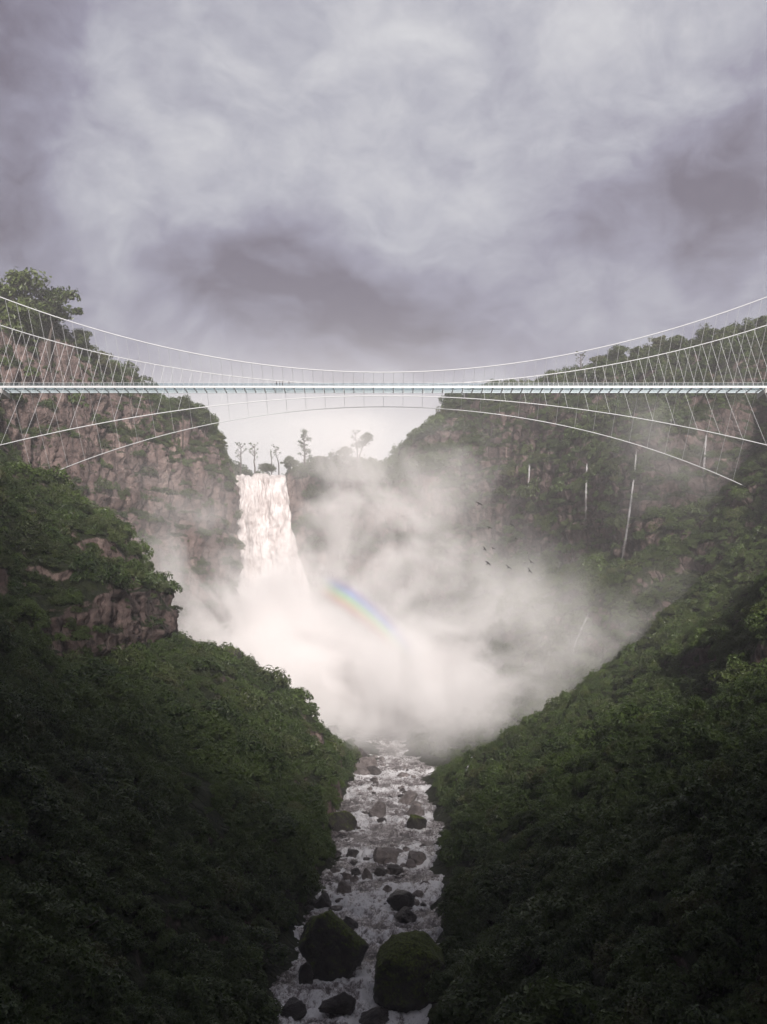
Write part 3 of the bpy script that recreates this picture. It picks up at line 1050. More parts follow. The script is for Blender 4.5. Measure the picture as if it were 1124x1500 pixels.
# trees that stand out one by one
def tree(px, py, Y, h, wd, style, label, group=None, name='tree', seed=0, lean=0.0):
    """px, py: foot of the tree in the photo; h, wd: height and crown width in photo pixels"""
    r = random.Random(seed)
    rg = np.random.default_rng(seed + 900)
    b = P(px, py, Y)
    g = ground_at(b.x, b.y)
    if g is not None and abs(g.z - b.z) < 25:
        drop = b.z - g.z
    else:
        drop = 3
    k = Y / F
    H, Wd = h * k, wd * k
    root = empty(name, b)
    v, f = [], []
    t0 = 0.028 * H + 0.05
    top = Vector((lean * H, 0, H * 0.93))
    pts = [Vector((0, 0, -max(drop, 0) - 1.0))] + [top * s + Vector((r.uniform(-.02, .02) * H, r.uniform(-.02, .02) * H, 0)) for s in (0.02, 0.3, 0.55, 0.78, 1.0)]
    tube_data(pts, [t0 * 1.15, t0, t0 * .8, t0 * .6, t0 * .4, t0 * .12], 8, v, f)
    clumps = []
    nb = {'spire': 26, 'sparse': 13, 'umbrella': 16, 'bushy': 26}[style]
    for j in range(nb):
        if style == 'spire':
            s = 0.22 + 0.76 * j / nb
            reach = Wd * 0.5 * (1.1 - s) ** 0.7 * r.uniform(0.5, 1.1)
            rise = 0.06
        elif style == 'sparse':
            s = r.uniform(0.3, 0.97)
            reach = Wd * 0.55 * r.uniform(0.3, 1.0)
            rise = 0.16
        elif style == 'umbrella':
            s = r.uniform(0.3, 0.85)
            reach = Wd * 0.5 * r.uniform(0.25, 1.0)
            rise = 0.15
        else:
            s = r.uniform(0.02, 0.9)
            reach = Wd * 0.5 * math.sqrt(max(0.1, 1 - (1.5 * (s - 0.35)) ** 2)) * r.uniform(0.4, 1.0)
            rise = 0.08
        a = r.uniform(0, 6.28) if style != 'sparse' else r.choice([0, math.pi]) + r.uniform(-0.7, 0.7)
        p0 = top * s
        p1 = p0 + Vector((math.cos(a) * reach * 0.5, math.sin(a) * reach * 0.5, rise * H * 0.4))
        p2 = p0 + Vector((math.cos(a) * reach, math.sin(a) * reach, rise * H))
        tube_data([p0, p1, p2], [t0 * .38, t0 * .25, t0 * .08], 6, v, f, cap=False)
        clumps.append((p2, (0.13 if style == 'sparse' else 0.2) * Wd * r.uniform(0.4, 1.25)))
        if style in ('umbrella', 'bushy'):
            clumps.append((p1 + Vector((0, 0, 0.06 * H)), 0.17 * Wd * r.uniform(0.7, 1.2)))
    clumps.append((top, 0.14 * Wd))
    mesh_obj('trunk', v, f, [M['bark']], parent=root)
    V = []
    per = {'spire': 75, 'sparse': 34, 'umbrella': 80, 'bushy': 110}[style]
    leaf = max(0.26, 0.035 * Wd)
    for c, rad in clumps:
        d = rg.normal(size=(per, 3))
        d /= np.linalg.norm(d, axis=1)[:, None]
        cc = np.array(c) + d * (rad * rg.uniform(0.2, 1, per) ** 0.6)[:, None] * np.array([1, 1, 0.6])
        nn = d + rg.normal(size=(per, 3)) * 0.6 + np.array([0, 0, 0.4])
        nn /= np.linalg.norm(nn, axis=1)[:, None]
        a = np.cross(nn, rg.normal(size=(per, 3)))
        a /= np.linalg.norm(a, axis=1)[:, None]
        bb = np.cross(nn, a)
        L = leaf * rg.uniform(0.6, 1.4, per)[:, None]
        V.append(np.stack([cc - a * L, cc + bb * L * .45, cc + a * L - nn * L * .25, cc - bb * L * .45], 1).reshape(-1, 3))
    V = np.concatenate(V)
    mesh_obj('crown', V, np.arange(len(V)).reshape(-1, 4).tolist(), [M['leaf_dry']], smooth=False, parent=root)
    tag(root, label, 'tree', group)
    return root


RT = 'trees on the rim by the waterfall'
tree(353, 686, 576, 38, 16, 'sparse', 'thin bare-stemmed tree leftmost of those on the waterfall rim', RT, seed=1)
tree(373, 686, 576, 37, 14, 'sparse', 'second thin tree on the rim, right beside the leftmost', RT, seed=2)
tree(398, 680, 576, 20, 4, 'sparse', 'short bare pole of a tree on the waterfall rim', RT, seed=3)
tree(409, 680, 576, 28, 12, 'sparse', 'small leaning tree with two leaf tufts on the waterfall rim', RT, seed=4, lean=-0.25)
tree(446, 680, 578, 52, 24, 'spire', 'tallest narrow tree on the waterfall rim', RT, seed=5)
tree(507, 676, 578, 22, 26, 'bushy', 'low round tree on the rim fading into the mist', RT, seed=6)
tree(524, 664, 580, 32, 15, 'sparse', 'slim tree behind the umbrella-shaped tree on the rim', RT, seed=7, lean=-0.1)
tree(527, 668, 582, 34, 30, 'umbrella', 'leaning umbrella-shaped tree at the right end of the rim', RT, seed=8, lean=0.35)
for k, (px, py, h, w) in enumerate([(424, 684, 16, 26), (468, 684, 14, 30), (392, 690, 10, 24), (490, 686, 10, 28)]):
    tree(px, py, 577, h, w, 'bushy', 'low dark bush on the rim between the taller trees', RT, name='rim_bush', seed=20 + k)
LT = 'trees on top of the left cliff'
tree(20, 505, 432, 106, 110, 'bushy', 'great dense tree at the left picture edge on top of the cliff', LT, seed=31)
tree(74, 500, 440, 78, 92, 'umbrella', 'broad spreading tree overhanging the top of the left cliff', LT, seed=32, lean=0.1)
tree(-25, 490, 430, 95, 100, 'bushy', 'dense tree partly cut off by the left picture edge', LT, seed=33)
tree(118, 520, 462, 36, 40, 'bushy', 'small round tree just below the broad spreading one', LT, seed=34)
tree(150, 545, 475, 30, 38, 'bushy', 'round tree on the left cliff edge just above the bridge deck', LT, seed=35)
tree(172, 566, 482, 28, 30, 'bushy', 'last tree on the left cliff edge before the sky', LT, seed=36)
tree(268, 606, 515, 24, 34, 'bushy', 'low tree on the cliff shoulder just under the bridge deck', LT, seed=37)
tree(300, 628, 528, 26, 34, 'bushy', 'low tree further down the same cliff shoulder', LT, seed=38)
tree(322, 660, 536, 24, 24, 'bushy', 'lowest tree on the left cliff shoulder above the waterfall', LT, seed=39)
RR = 'trees on the right ridge line'
for k, (px, h, w, st, lab) in enumerate([
        (690, 12, 26, 'bushy', 'low tree on the right ridge just under the deck'), (742, 14, 30, 'bushy', 'low tree on the right ridge meeting the deck'),
        (812, 16, 30, 'bushy', 'low tree on the right ridge just above the deck'), (851, 34, 14, 'sparse', 'thin bare tree standing up on the right ridge'),
        (876, 20, 34, 'umbrella', 'flat-topped tree right of the thin bare tree'), (905, 26, 34, 'umbrella', 'leaning flat-topped tree on the right ridge'),
        (934, 18, 32, 'bushy', 'round tree on the ridge between two flat-topped trees'), (962, 26, 36, 'umbrella', 'flat-topped tree on the ridge near the second cable'),
        (992, 20, 36, 'bushy', 'round tree under the upper cable on the right ridge'), (1032, 28, 40, 'umbrella', 'tall flat-topped tree nearing the right picture edge'),
        (1064, 20, 36, 'bushy', 'round tree second from the right picture edge'), (1104, 26, 40, 'umbrella', 'flat-topped tree at the right picture edge')]):
    # find the ridge line in this column
    py = None
    for q in range(430, 700, 3):
        if hit(px, q):
            py = q
            break
    if py is None:
        continue
    loc = hit(px, py + 2)[0]
    tree(px, py + 4, loc.y, h, w, st, lab, RR, seed=40 + k, lean=0.15 if st == 'umbrella' else 0)

# ------------------------------------------------------------------ waterfalls
def main_fall():
    nu, nv = 90, 260
    v_ = np.linspace(0, 1, nv)
    zt = np.interp(v_, [0, 0.04, 1], [112.5, 111, -36])
    le = np.interp(zt, [-40, 0, 30, 50, 85, 112], [336, 344, 346, 345, 343, 345])
    ri = np.interp(zt, [-40, 0, 30, 50, 85, 112], [496, 474, 462, 446, 424, 416])
    yy = np.interp(v_, [0, 0.03, 0.06, 0.3, 1], [590, 571, 564.5, 560, 555])
    V = np.zeros((2 * nv, nu, 3))
    for k in range(nv):
        x0, x1 = (le[k] - 562) * yy[k] / F, (ri[k] - 562) * yy[k] / F
        s = np.linspace(0, 1, nu)
        V[k, :, 0] = x0 + (x1 - x0) * s
        V[k, :, 1] = yy[k] - np.sin(s * math.pi) * 2.5
        V[k, :, 2] = zt[k]
    p = V[:nv].reshape(-1, 3)
    q = p.copy()
    rope = fbm(np.stack([q[:, 0] * 0.16, q[:, 1] * 0.05, q[:, 2] * 0.022], -1), 5, 0.6)
    lump = fbm(np.stack([q[:, 0] * 0.12, q[:, 1] * 0.1, q[:, 2] * 0.07], -1) + 20, 4, 0.6)
    d = (rope * 2.6 + lump * 2.2).reshape(nv, nu)
    d *= np.clip(v_ * 14, 0.1, 1)[:, None]
    lip = fbm(np.stack([q[:, 0] * 0.13, q[:, 0] * 0, q[:, 0] * 0], -1) + 7, 4, 0.6).reshape(nv, nu)
    V[:nv, :, 2] += lip * 3.0 * np.clip(1 - v_ * 6, 0, 1)[:, None]
    V[:nv, :, 1] -= d
    V[:nv, :, 0] += (fbm(q * 0.06 + 50, 3).reshape(nv, nu)) * 1.6
    V[nv:] = V[:nv][::-1]
    V[nv:, :, 1] += 6
    o = grid_mesh('waterfall', V, [M['fall']])
    tag(o, 'broad white waterfall plunging over the rim into the mist', 'waterfall')


main_fall()


def thin_fall(pts, w0, w1, label, name='thin_waterfall', grp=None, off=1.5, slide=False):
    loc = []
    for px, py in pts:
        h_ = hit(px, py)
        loc.append(h_[0])
    # keep it hanging in front of the rock: never further back than the point above needs
    P3 = []
    n = 34
    ts = np.linspace(0, len(loc) - 1, n)
    ymin = None
    for t in ts:
        i = min(int(t), len(loc) - 2)
        a, b = pts[i], pts[i + 1]
        px, py = a[0] + (b[0] - a[0]) * (t - i), a[1] + (b[1] - a[1]) * (t - i)
        c = min(hit(px + dx, py)[0].y for dx in (-3, 0, 3))
        # falling water leaves the rock where the rock steps back
        ymin = c if ymin is None or slide else min(ymin, c)
        P3.append(P(px, py, (ymin if not slide else c) - off))
    for _ in range(2):
        P3 = [P3[0]] + [(P3[k - 1] + P3[k] * 2 + P3[k + 1]) / 4 for k in range(1, n - 1)] + [P3[-1]]
    V = []
    m = 10
    r = np.random.default_rng(len(label))
    for k, q in enumerate(P3):
        s = k / (n - 1)
        k_ = q.y / F
        w = (w0 + (w1 - w0) * s) * k_ * 0.5 * r.uniform(0.85, 1.15)

        if k in (0, n - 1):
            w *= 0.3
        for j in range(m):
            a = 2 * math.pi * j / m
            V.append((q.x + math.cos(a) * w, q.y + math.sin(a) * w * 0.6, q.z))
    Fc = []
    for k in range(n - 1):
        for j in range(m):
            Fc.append((k * m + j, k * m + (j + 1) % m, (k + 1) * m + (j + 1) % m, (k + 1) * m + j))
    Fc.append(tuple(range(m))[::-1])
    Fc.append(tuple((n - 1) * m + j for j in range(m)))
    o = mesh_obj(name, V, Fc, [M['thin_fall']])
    sv = np.repeat(np.linspace(0, 1, n), m)
    fade = 0.75 * sstep(0, 0.08, sv) * (1 - sstep(0.45, 1.0, sv) * 0.85) * (0.7 + 0.6 * np.clip(fbm(np.stack([sv * 9, sv * 0 + w0, sv * 0], -1) + len(label), 2), -0.6, 0.6))
    o.data.attributes.new('fade', 'FLOAT', 'POINT').data.foreach_set('value', np.clip(fade, 0, 0.9).astype(np.float32))
    tag(o, label, 'waterfall', grp)


TW = 'thin waterfalls on the right cliff'
thin_fall([(933, 655), (930, 690), (925, 730), (919, 775), (911, 822)], 2.2, 3.8, 'longest thin waterfall on the right cliff, white and slightly slanting', grp=TW)
thin_fall([(860, 678), (859, 710), (858, 762)], 2.4, 2.8, 'thin waterfall in the middle of the right cliff, left of the longest one', grp=TW)
thin_fall([(776, 678), (775, 700), (774, 724)], 2.4, 2.2, 'short thin waterfall leftmost on the right cliff', grp=TW)
thin_fall([(1035, 636), (1033, 665), (1030, 700)], 2.6, 3.0, 'faint thin waterfall under the bridge cable near the right edge', grp=TW)
thin_fall([(864, 896), (850, 925), (840, 950), (838, 972)], 1.3, 1.8, 'faint cascade in the mist below the right cliff', grp=TW)
thin_fall([(706, 1100), (692, 1108), (686, 1122), (683, 1130)], 2.0, 3.4, 'little white cascade running down the green right slope to the river', name='hillside_cascade', slide=True)

# ------------------------------------------------------------------ bridge
YN, YF, YC = 339.8, 346.4, 343.1
XE = 178


def cab_up(X, side):
    t = (X / 126.0) ** 2
    return Vector((X, YC + side * (7.8 + 12.2 * t), 101.7 + 20.4 * t))


def cab_lo(X, side):
    t = (X / 125.0) ** 2
    return Vector((X, YC + side * (7.2 + 16.2 * t), 93.6 - 20.2 * t))


bridge = empty('suspension_footbridge', (0, YC, 98))
tag(bridge, 'long white cable footbridge with glass deck spanning the gorge above the waterfall', 'bridge')


def bpart(name, v, f, mat, parent=bridge, smooth=False):
    o = mesh_obj(name, [Vector(q) - Vector((0, YC, 98)) for q in v], f, [mat], smooth=smooth, parent=parent)
    return o


for side in (-1, 1):
    v, f = tube_data([cab_up(X, side) for X in np.linspace(-XE, XE, 120)], 0.17, 8)
    bpart('main_cable', v, f, M['white_steel'], smooth=True)
    ends = []
    for sx in (-1, 1):          # the cable runs on until it meets the hillside
        xe = 176.0
        for X in np.arange(110, 176, 0.5):
            c = cab_lo(sx * X, side)
            g = ground_at(c.x, c.y)
            if g is not None and g.z > c.z - 0.3:
                xe = X + 0.6
                break
        ends.append(sx * xe)
        c = cab_lo(sx * xe, side)
        v, f = [], []
        box_data((c.x - 0.9, c.y - 0.7, c.z - 2.2), (c.x + 0.9, c.y + 0.7, c.z + 0.55), v, f)
        bpart('anchor_block', v, f, M['concrete'])
    v, f = tube_data([cab_lo(X, side) for X in np.linspace(ends[0], ends[1], 110)], 0.15, 8)
    bpart('stabilising_cable', v, f, M['white_steel'], smooth=True)
    lo_ends = globals().setdefault('lo_ends', {})
    lo_ends[side] = ends
    y = YN if side < 0 else YF
    v, f = [], []
    box_data((-XE, y - 0.2, 97.55), (XE, y + 0.2, 98.1), v, f)
    box_data((-XE, y - 0.28, 98.1), (XE, y + 0.28, 98.2), v, f)
    bpart('edge_girder', v, f, M['white_steel'])
    # railing: posts, handrail and glass
    rl = empty('railing', (0, 0, 0))
    rl.parent = bridge
    v, f = [], []
    tube_data([(-XE, y, 99.38), (XE, y, 99.38)], 0.045, 6, v, f)
    bpart('handrail', v, f, M['white_steel'], rl)
    v, f = [], []
    for k in range(-100, 101):
        box_data((k * 1.775 - 0.03, y - 0.04, 98.2), (k * 1.775 + 0.03, y + 0.04, 99.34), v, f)
    bpart('post', v, f, M['white_steel'], rl)
    v, f = [], []
    box_data((-XE, y - 0.012, 98.3), (XE, y + 0.012, 99.2), v, f)
    bpart('glass_panel', v, f, M['glass'], rl)
v, f = [], []
box_data((-XE, YN + 0.3, 98.13), (XE, YF - 0.3, 98.21), v, f)
bpart('glass_floor', v, f, M['glass'])
for yy in (YN + 2.2, YF - 2.2):
    v, f = [], []
    box_data((-XE, yy - 0.09, 97.66), (XE, yy + 0.09, 97.94), v, f)
    bpart('floor_stringer', v, f, M['white_steel'])
SP = 3.55
for k in range(-42, 43):
    X = k * SP
    v, f = [], []
    box_data((X - 0.16, YN + 0.2, 97.5), (X + 0.16, YF - 0.2, 97.95), v, f)
    bpart('cross_beam', v, f, M['white_steel'])
hang = []
for k in range(-40, 41):
    X = k * SP
    for side in (-1, 1):
        y = YN if side < 0 else YF
        c = cab_up(X, side)
        hang.append((c, Vector((X, y, 98.2))))
hang.sort(key=lambda e: -(e[0] - e[1]).length / e[0].y)
vis = [h_ for h_ in hang if abs(h_[0].x) < 140]
for c, d_ in vis[:98]:
    v, f = tube_data([c, d_], 0.062, 5)
    bpart('hanger', v, f, M['white_steel'])
v, f = [], []
for c, d_ in vis[98:] + [h_ for h_ in hang if abs(h_[0].x) >= 140]:
    tube_data([c, d_], 0.062, 5, v, f)
o = bpart('hanger', v, f, M['white_steel'])
o['kind'] = 'stuff'
for k in range(-19, 20):
    X = k * SP * 2
    for side in (-1, 1):
        if not lo_ends[side][0] + 1 < X < lo_ends[side][1] - 1:
            continue
        y = YN if side < 0 else YF
        v, f = tube_data([Vector((X, y, 97.65)), cab_lo(X, side)], 0.05, 5)
        bpart('tie_rod', v, f, M['white_steel'])
for sx in (-1, 1):
    v, f = [], []
    x0, x1 = sorted((sx * 135.5, sx * 172))
    box_data((x0, YN - 0.6, 95.6), (x1, YF + 0.6, 97.3), v, f)
    bpart('abutment', v, f, M['concrete'])

# ------------------------------------------------------------------ people on the deck
def cloth(name, top, leg, skin=(0.35, 0.22, 0.16)):
    m, t, bs = new_mat(name)
    co = t.n('ShaderNodeTexCoord').outputs['Object']
    sep = t.n('ShaderNodeSeparateXYZ')
    t.t.links.new(co, sep.inputs[0])
    z = sep.outputs['Z']
    c = t.mix(t.math('GREATER_THAN', z, 0.92), leg, top)
    c = t.mix(t.math('GREATER_THAN', z, 1.5), c, skin)
    c = t.mix(t.math('LESS_THAN', z, 0.08), c, (0.02, 0.02, 0.02))
    t.t.links.new(c, bs.inputs['Base Color'])
    bs.inputs['Roughness'].default_value = 0.95
    bs.inputs['Specular IOR Level'].default_value = 0.1
    return m


M['hair'] = simple_mat('dark_hair', (0.02, 0.015, 0.012), 0.6, 0.3, 20)


def person(px, top, leg, label, facing, stride=0.1, s=1.0):
    joints = [((0, 0, 0.95), .15, -1), ((0, 0, 1.15), .14, 0), ((0, .0, 1.36), .16, 1), ((0, 0, 1.5), .062, 2), ((0, .01, 1.58), .085, 3), ((0, .01, 1.67), .1, 4), ((0, 0, 1.75), .055, 5)]
    for sx in (-1, 1):
        b = len(joints)
        st = stride * sx
        joints += [((sx * .09, 0, .88), .1, 0), ((sx * .1, st * .5 + .02, .48), .07, b), ((sx * .1, st - .02, .08), .05, b + 1), ((sx * .11, st + .14, .04), .045, b + 2)]
        b = len(joints)
        joints += [((sx * .19, 0, 1.4), .07, 2), ((sx * .24, -st * .5, 1.13), .05, b), ((sx * .23, -st * .8 + .1, .89), .04, b + 1), ((sx * .22, -st * .8 + .14, .8), .035, b + 2)]
    me = bpy.data.meshes.new('body')
    me.from_pydata([j[0] for j in joints], [(i, j[2]) for i, j in enumerate(joints) if j[2] >= 0], [])
    me.materials.append(cloth('clothes_' + str(len(bpy.data.materials)), top, leg))
    tmp = bpy.data.objects.new('body', me)
    C.objects.link(tmp)
    sk = tmp.modifiers.new('skin', 'SKIN')
    for i, j in enumerate(joints):
        me.skin_vertices[0].data[i].radius = (j[1], j[1])
        me.skin_vertices[0].data[i].use_root = i == 0
    tmp.modifiers.new('sub', 'SUBSURF').levels = 2
    dg = bpy.context.evaluated_depsgraph_get()
    real = bpy.data.meshes.new_from_object(tmp.evaluated_get(dg))
    bpy.data.objects.remove(tmp)
    Y = YN + 0.8
    root = empty('person', ((px - 562) * Y / F, Y, 98.215), facing)
    root.scale = (s * 1.15, s * 1.15, s * 1.06)
    body = bpy.data.objects.new('body', real)
    C.objects.link(body)
    body.parent = root
    hv = SPH * np.array([.108, .115, .1]) + np.array([0, -0.012, 1.69])
    mesh_obj('hair', hv[:], SPF, [M['hair']], parent=root)
    tag(root, label, 'person', 'people standing on the footbridge')


person(405.5, (.012, .012, .014), (.01, .01, .012), 'leftmost of three people in dark clothes close together on the bridge', 1.2)
person(410, (.01, .01, .012), (.014, .013, .013), 'middle one of three people in dark clothes close together on the bridge', 1.7, .05)
person(414, (.02, .018, .018), (.012, .012, .014), 'right one of three people in dark clothes close together on the bridge', -1.3, .15, .97)
person(423.5, (.01, .01, .011), (.01, .01, .011), 'lone person in dark clothes a few steps right of the group on the bridge', 1.4, .12)


# ------------------------------------------------------------------ birds
def bird(px, py, Y, span_px, rot, label, flap=0.35):
    c = P(px, py, Y)
    s = span_px * Y / F
    root = empty('bird', c)
    root.rotation_euler = rot
    # body: a lathed spindle with head and tail along +Y
    prof = [(-0.30, .004), (-0.27, .03), (-0.15, .045), (0, .05), (0.1, .04), (0.16, .03), (0.19, .033), (0.22, .026), (0.26, .006)]
    v, f = tube_data([(0, y * s, 0) for y, _ in prof], [q * s for _, q in prof], 8)
    b = len(v)
    for dz in (0.006, -0.006):
        v += [Vector(q) * s for q in ((-.025, -.2, dz), (.025, -.2, dz), (.07, -.38, dz), (0, -.35, dz), (-.07, -.38, dz))]
    f += [(b, b + 1, b + 2, b + 3, b + 4), (b + 9, b + 8, b + 7, b + 6, b + 5)]
    for i in range(5):
        j = (i + 1) % 5
        f.append((b + i, b + j, b + 5 + j, b + 5 + i))
    mesh_obj('body', v, f, [M['bird']], parent=root)
    for sx in (-1, 1):
        st = [(0.02, .1, -.09, 0), (.16, .12, -.07, flap * .12), (.3, .09, -.06, flap * .2), (.42, .02, -.07, flap * .2), (.5, -.07, -.1, flap * .16)]
        v, f = [], []
        for x, y0, y1, z in st:
            for y, dz in ((y0, 0.004), ((y0 + y1) / 2, 0.014), (y1, 0.002), ((y0 + y1) / 2, -0.006)):
                v.append(Vector((sx * x, y, z + dz)) * s)
        for k in range(len(st) - 1):
            for j in range(4):
                q = (k * 4 + j, k * 4 + (j + 1) % 4, k * 4 + 4 + (j + 1) % 4, k * 4 + 4 + j)
                f.append(q if sx < 0 else q[::-1])
        f.append((0, 1, 2, 3))
        e = (len(st) - 1) * 4
        f.append((e, e + 1, e + 2, e + 3))
        mesh_obj('wing', v, f, [M['bird']], parent=root)
    tag(root, label, 'bird', 'flock of dark birds over the mist')


R_ = math.radians
for (px, py, w, rot, lab) in [
        (702, 738, 12.5, (R_(50), R_(30), R_(-20)), 'topmost dark bird of the flock, wings in a wide V'),
        (717, 773, 9.5, (R_(45), R_(25), R_(-10)), 'dark bird directly below the topmost one, wings raised'),
        (750, 769, 9.5, (R_(70), R_(20), R_(30)), 'dark bird with spread tail level with the flock’s second bird, to its right'),
        (756, 789, 7.5, (R_(15), R_(20), R_(70)), 'small faint bird below the one with the spread tail'),
        (710, 804, 9, (R_(60), R_(55), R_(10)), 'left bird of the close pair in mid flock'),
        (722, 803, 7.5, (R_(60), R_(25), R_(20)), 'right bird of the close pair in mid flock'),
        (715, 825, 10.5, (R_(75), R_(40), R_(0)), 'bird low on the left of the flock, wings in one slanting line'),
        (745, 831, 12, (R_(30), R_(38), R_(-10)), 'bird at the bottom middle of the flock, long thin slanting wings'),
        (778, 823, 12, (R_(30), R_(42), R_(0)), 'upper of two birds over the green slope at the right of the flock'),
        (776, 836, 11.5, (R_(40), R_(55), R_(0)), 'lowest bird of the flock, over the green slope')]:
    bird(px, py, 330, w, rot, lab)


# ------------------------------------------------------------------ air: haze and spray mist
def haze_box():
    v, f = [], []
    box_data((-680, -430, -56), (680, 1430, 330), v, f)
    o = mesh_obj('haze', v, f, smooth=False)
    m = bpy.data.materials.new('haze')
    m.use_nodes = True
    nt = m.node_tree
    nt.nodes.clear()
    t = NT(nt)
    out = t.n('ShaderNodeOutputMaterial')
    pv = t.n('ShaderNodeVolumePrincipled')
    pv.inputs['Color'].default_value = (0.96, 0.94, 0.96, 1)
    pv.inputs['Density'].default_value = HAZE
    pv.inputs['Anisotropy'].default_value = 0.0
    nt.links.new(pv.outputs[0], out.inputs['Volume'])
    o.data.materials.append(m)
    tag(o, 'thin pale haze filling the gorge', kind='stuff')


HAZE = 0.00042
haze_box()


def mist():
    lo, hi = Vector((-165, 330, -47)), Vector((165, 568, 150))
    v, f = [], []
    box_data(lo, hi, v, f)
    o = mesh_obj('waterfall_mist', v, f, smooth=False)
    m = bpy.data.materials.new('spray_mist')
    m.use_nodes = True
    nt = m.node_tree
    nt.nodes.clear()
    t = NT(nt)
    out = t.n('ShaderNodeOutputMaterial')
    pos = t.n('ShaderNodeNewGeometry').outputs['Position']
    n1 = t.n('ShaderNodeTexNoise')
    nt.links.new(pos, n1.inputs['Vector'])
    n1.inputs['Scale'].default_value = 0.026
    n1.inputs['Detail'].default_value = 5
    n1.inputs['Distortion'].default_value = 0.5
    n1.inputs['Roughness'].default_value = 0.62
    blobs = [  # centre px, py, Y ; radii x y z ; density
        (425, 940, 522, 42, 34, 32, 0.18),
        (385, 935, 534, 24, 18, 24, 0.13),
        (480, 1000, 500, 52, 42, 20, 0.16),
        (585, 1015, 470, 44, 44, 20, 0.10),
        (700, 1015, 440, 38, 36, 24, 0.06),
        (550, 1060, 455, 34, 26, 8, 0.03),
        (580, 1092, 410, 30, 34, 7, 0.006),
        (720, 1050, 385, 34, 28, 14, 0.022),
        (690, 900, 440, 44, 26, 24, 0.010),
        (815, 955, 368, 46, 17, 22, 0.04),
        (500, 750, 544, 44, 22, 40, 0.042),
        (570, 860, 530, 44, 26, 30, 0.016),
        (660, 790, 524, 44, 28, 36, 0.011),
        (285, 860, 488, 26, 28, 32, 0.032),
        (720, 880, 465, 50, 34, 26, 0.010),
        (240, 770, 470, 36, 26, 34, 0.004),
        (1010, 660, 402, 34, 26, 36, 0.006),  # thin veil added in place of a light ray, not fall spray
        (620, 660, 560, 40, 20, 14, 0.02),
    ]
    total = None
    for px, py, Y, rx_, ry_, rz_, dn in blobs:
        c = P(px, py, Y)
        q = t.vmath('SUBTRACT', pos, tuple(c))
        q = t.vmath('MULTIPLY', q, (1 / rx_, 1 / ry_, 1 / rz_))
        r2 = t.vmath('DOT_PRODUCT', q, q, out=1)
        g = t.math('EXPONENT', t.math('MULTIPLY', r2, -1.1))
        g = t.math('MULTIPLY', g, dn)
        total = g if total is None else t.math('ADD', total, g)
    nf = t.ramp(n1.outputs['Fac'], 0.40, 0.68)
    dens = t.math('MULTIPLY', total, t.math('ADD', t.math('MULTIPLY', nf, 1.9), 0.07))
    dens = t.math('MAXIMUM', t.math('SUBTRACT', dens, 0.0005), 0.0)
    # fade out towards the faces of the volume's box
    c, hs = (lo + hi) / 2, (hi - lo) / 2
    q = t.vmath('ABSOLUTE', t.vmath('MULTIPLY', t.vmath('SUBTRACT', pos, tuple(c)), (1 / hs.x, 1 / hs.y, 1 / hs.z)))
    sp = t.n('ShaderNodeSeparateXYZ')
    nt.links.new(q, sp.inputs[0])
    mx = t.math('MAXIMUM', t.math('MAXIMUM', sp.outputs[0], sp.outputs[1]), sp.outputs[2])
    dens = t.math('MULTIPLY', dens, t.ramp(mx, 1.0, 0.85))
    pv = t.n('ShaderNodeVolumePrincipled')
    pv.inputs['Color'].default_value = (0.99, 0.968, 0.962, 1)
    nt.links.new(dens, pv.inputs['Density'])
    pv.inputs['Anisotropy'].default_value = -0.3
    nt.links.new(pv.outputs[0], out.inputs['Volume'])
    o.data.materials.append(m)
    tag(o, 'billowing white spray mist rising from the foot of the waterfall', kind='stuff')


mist()

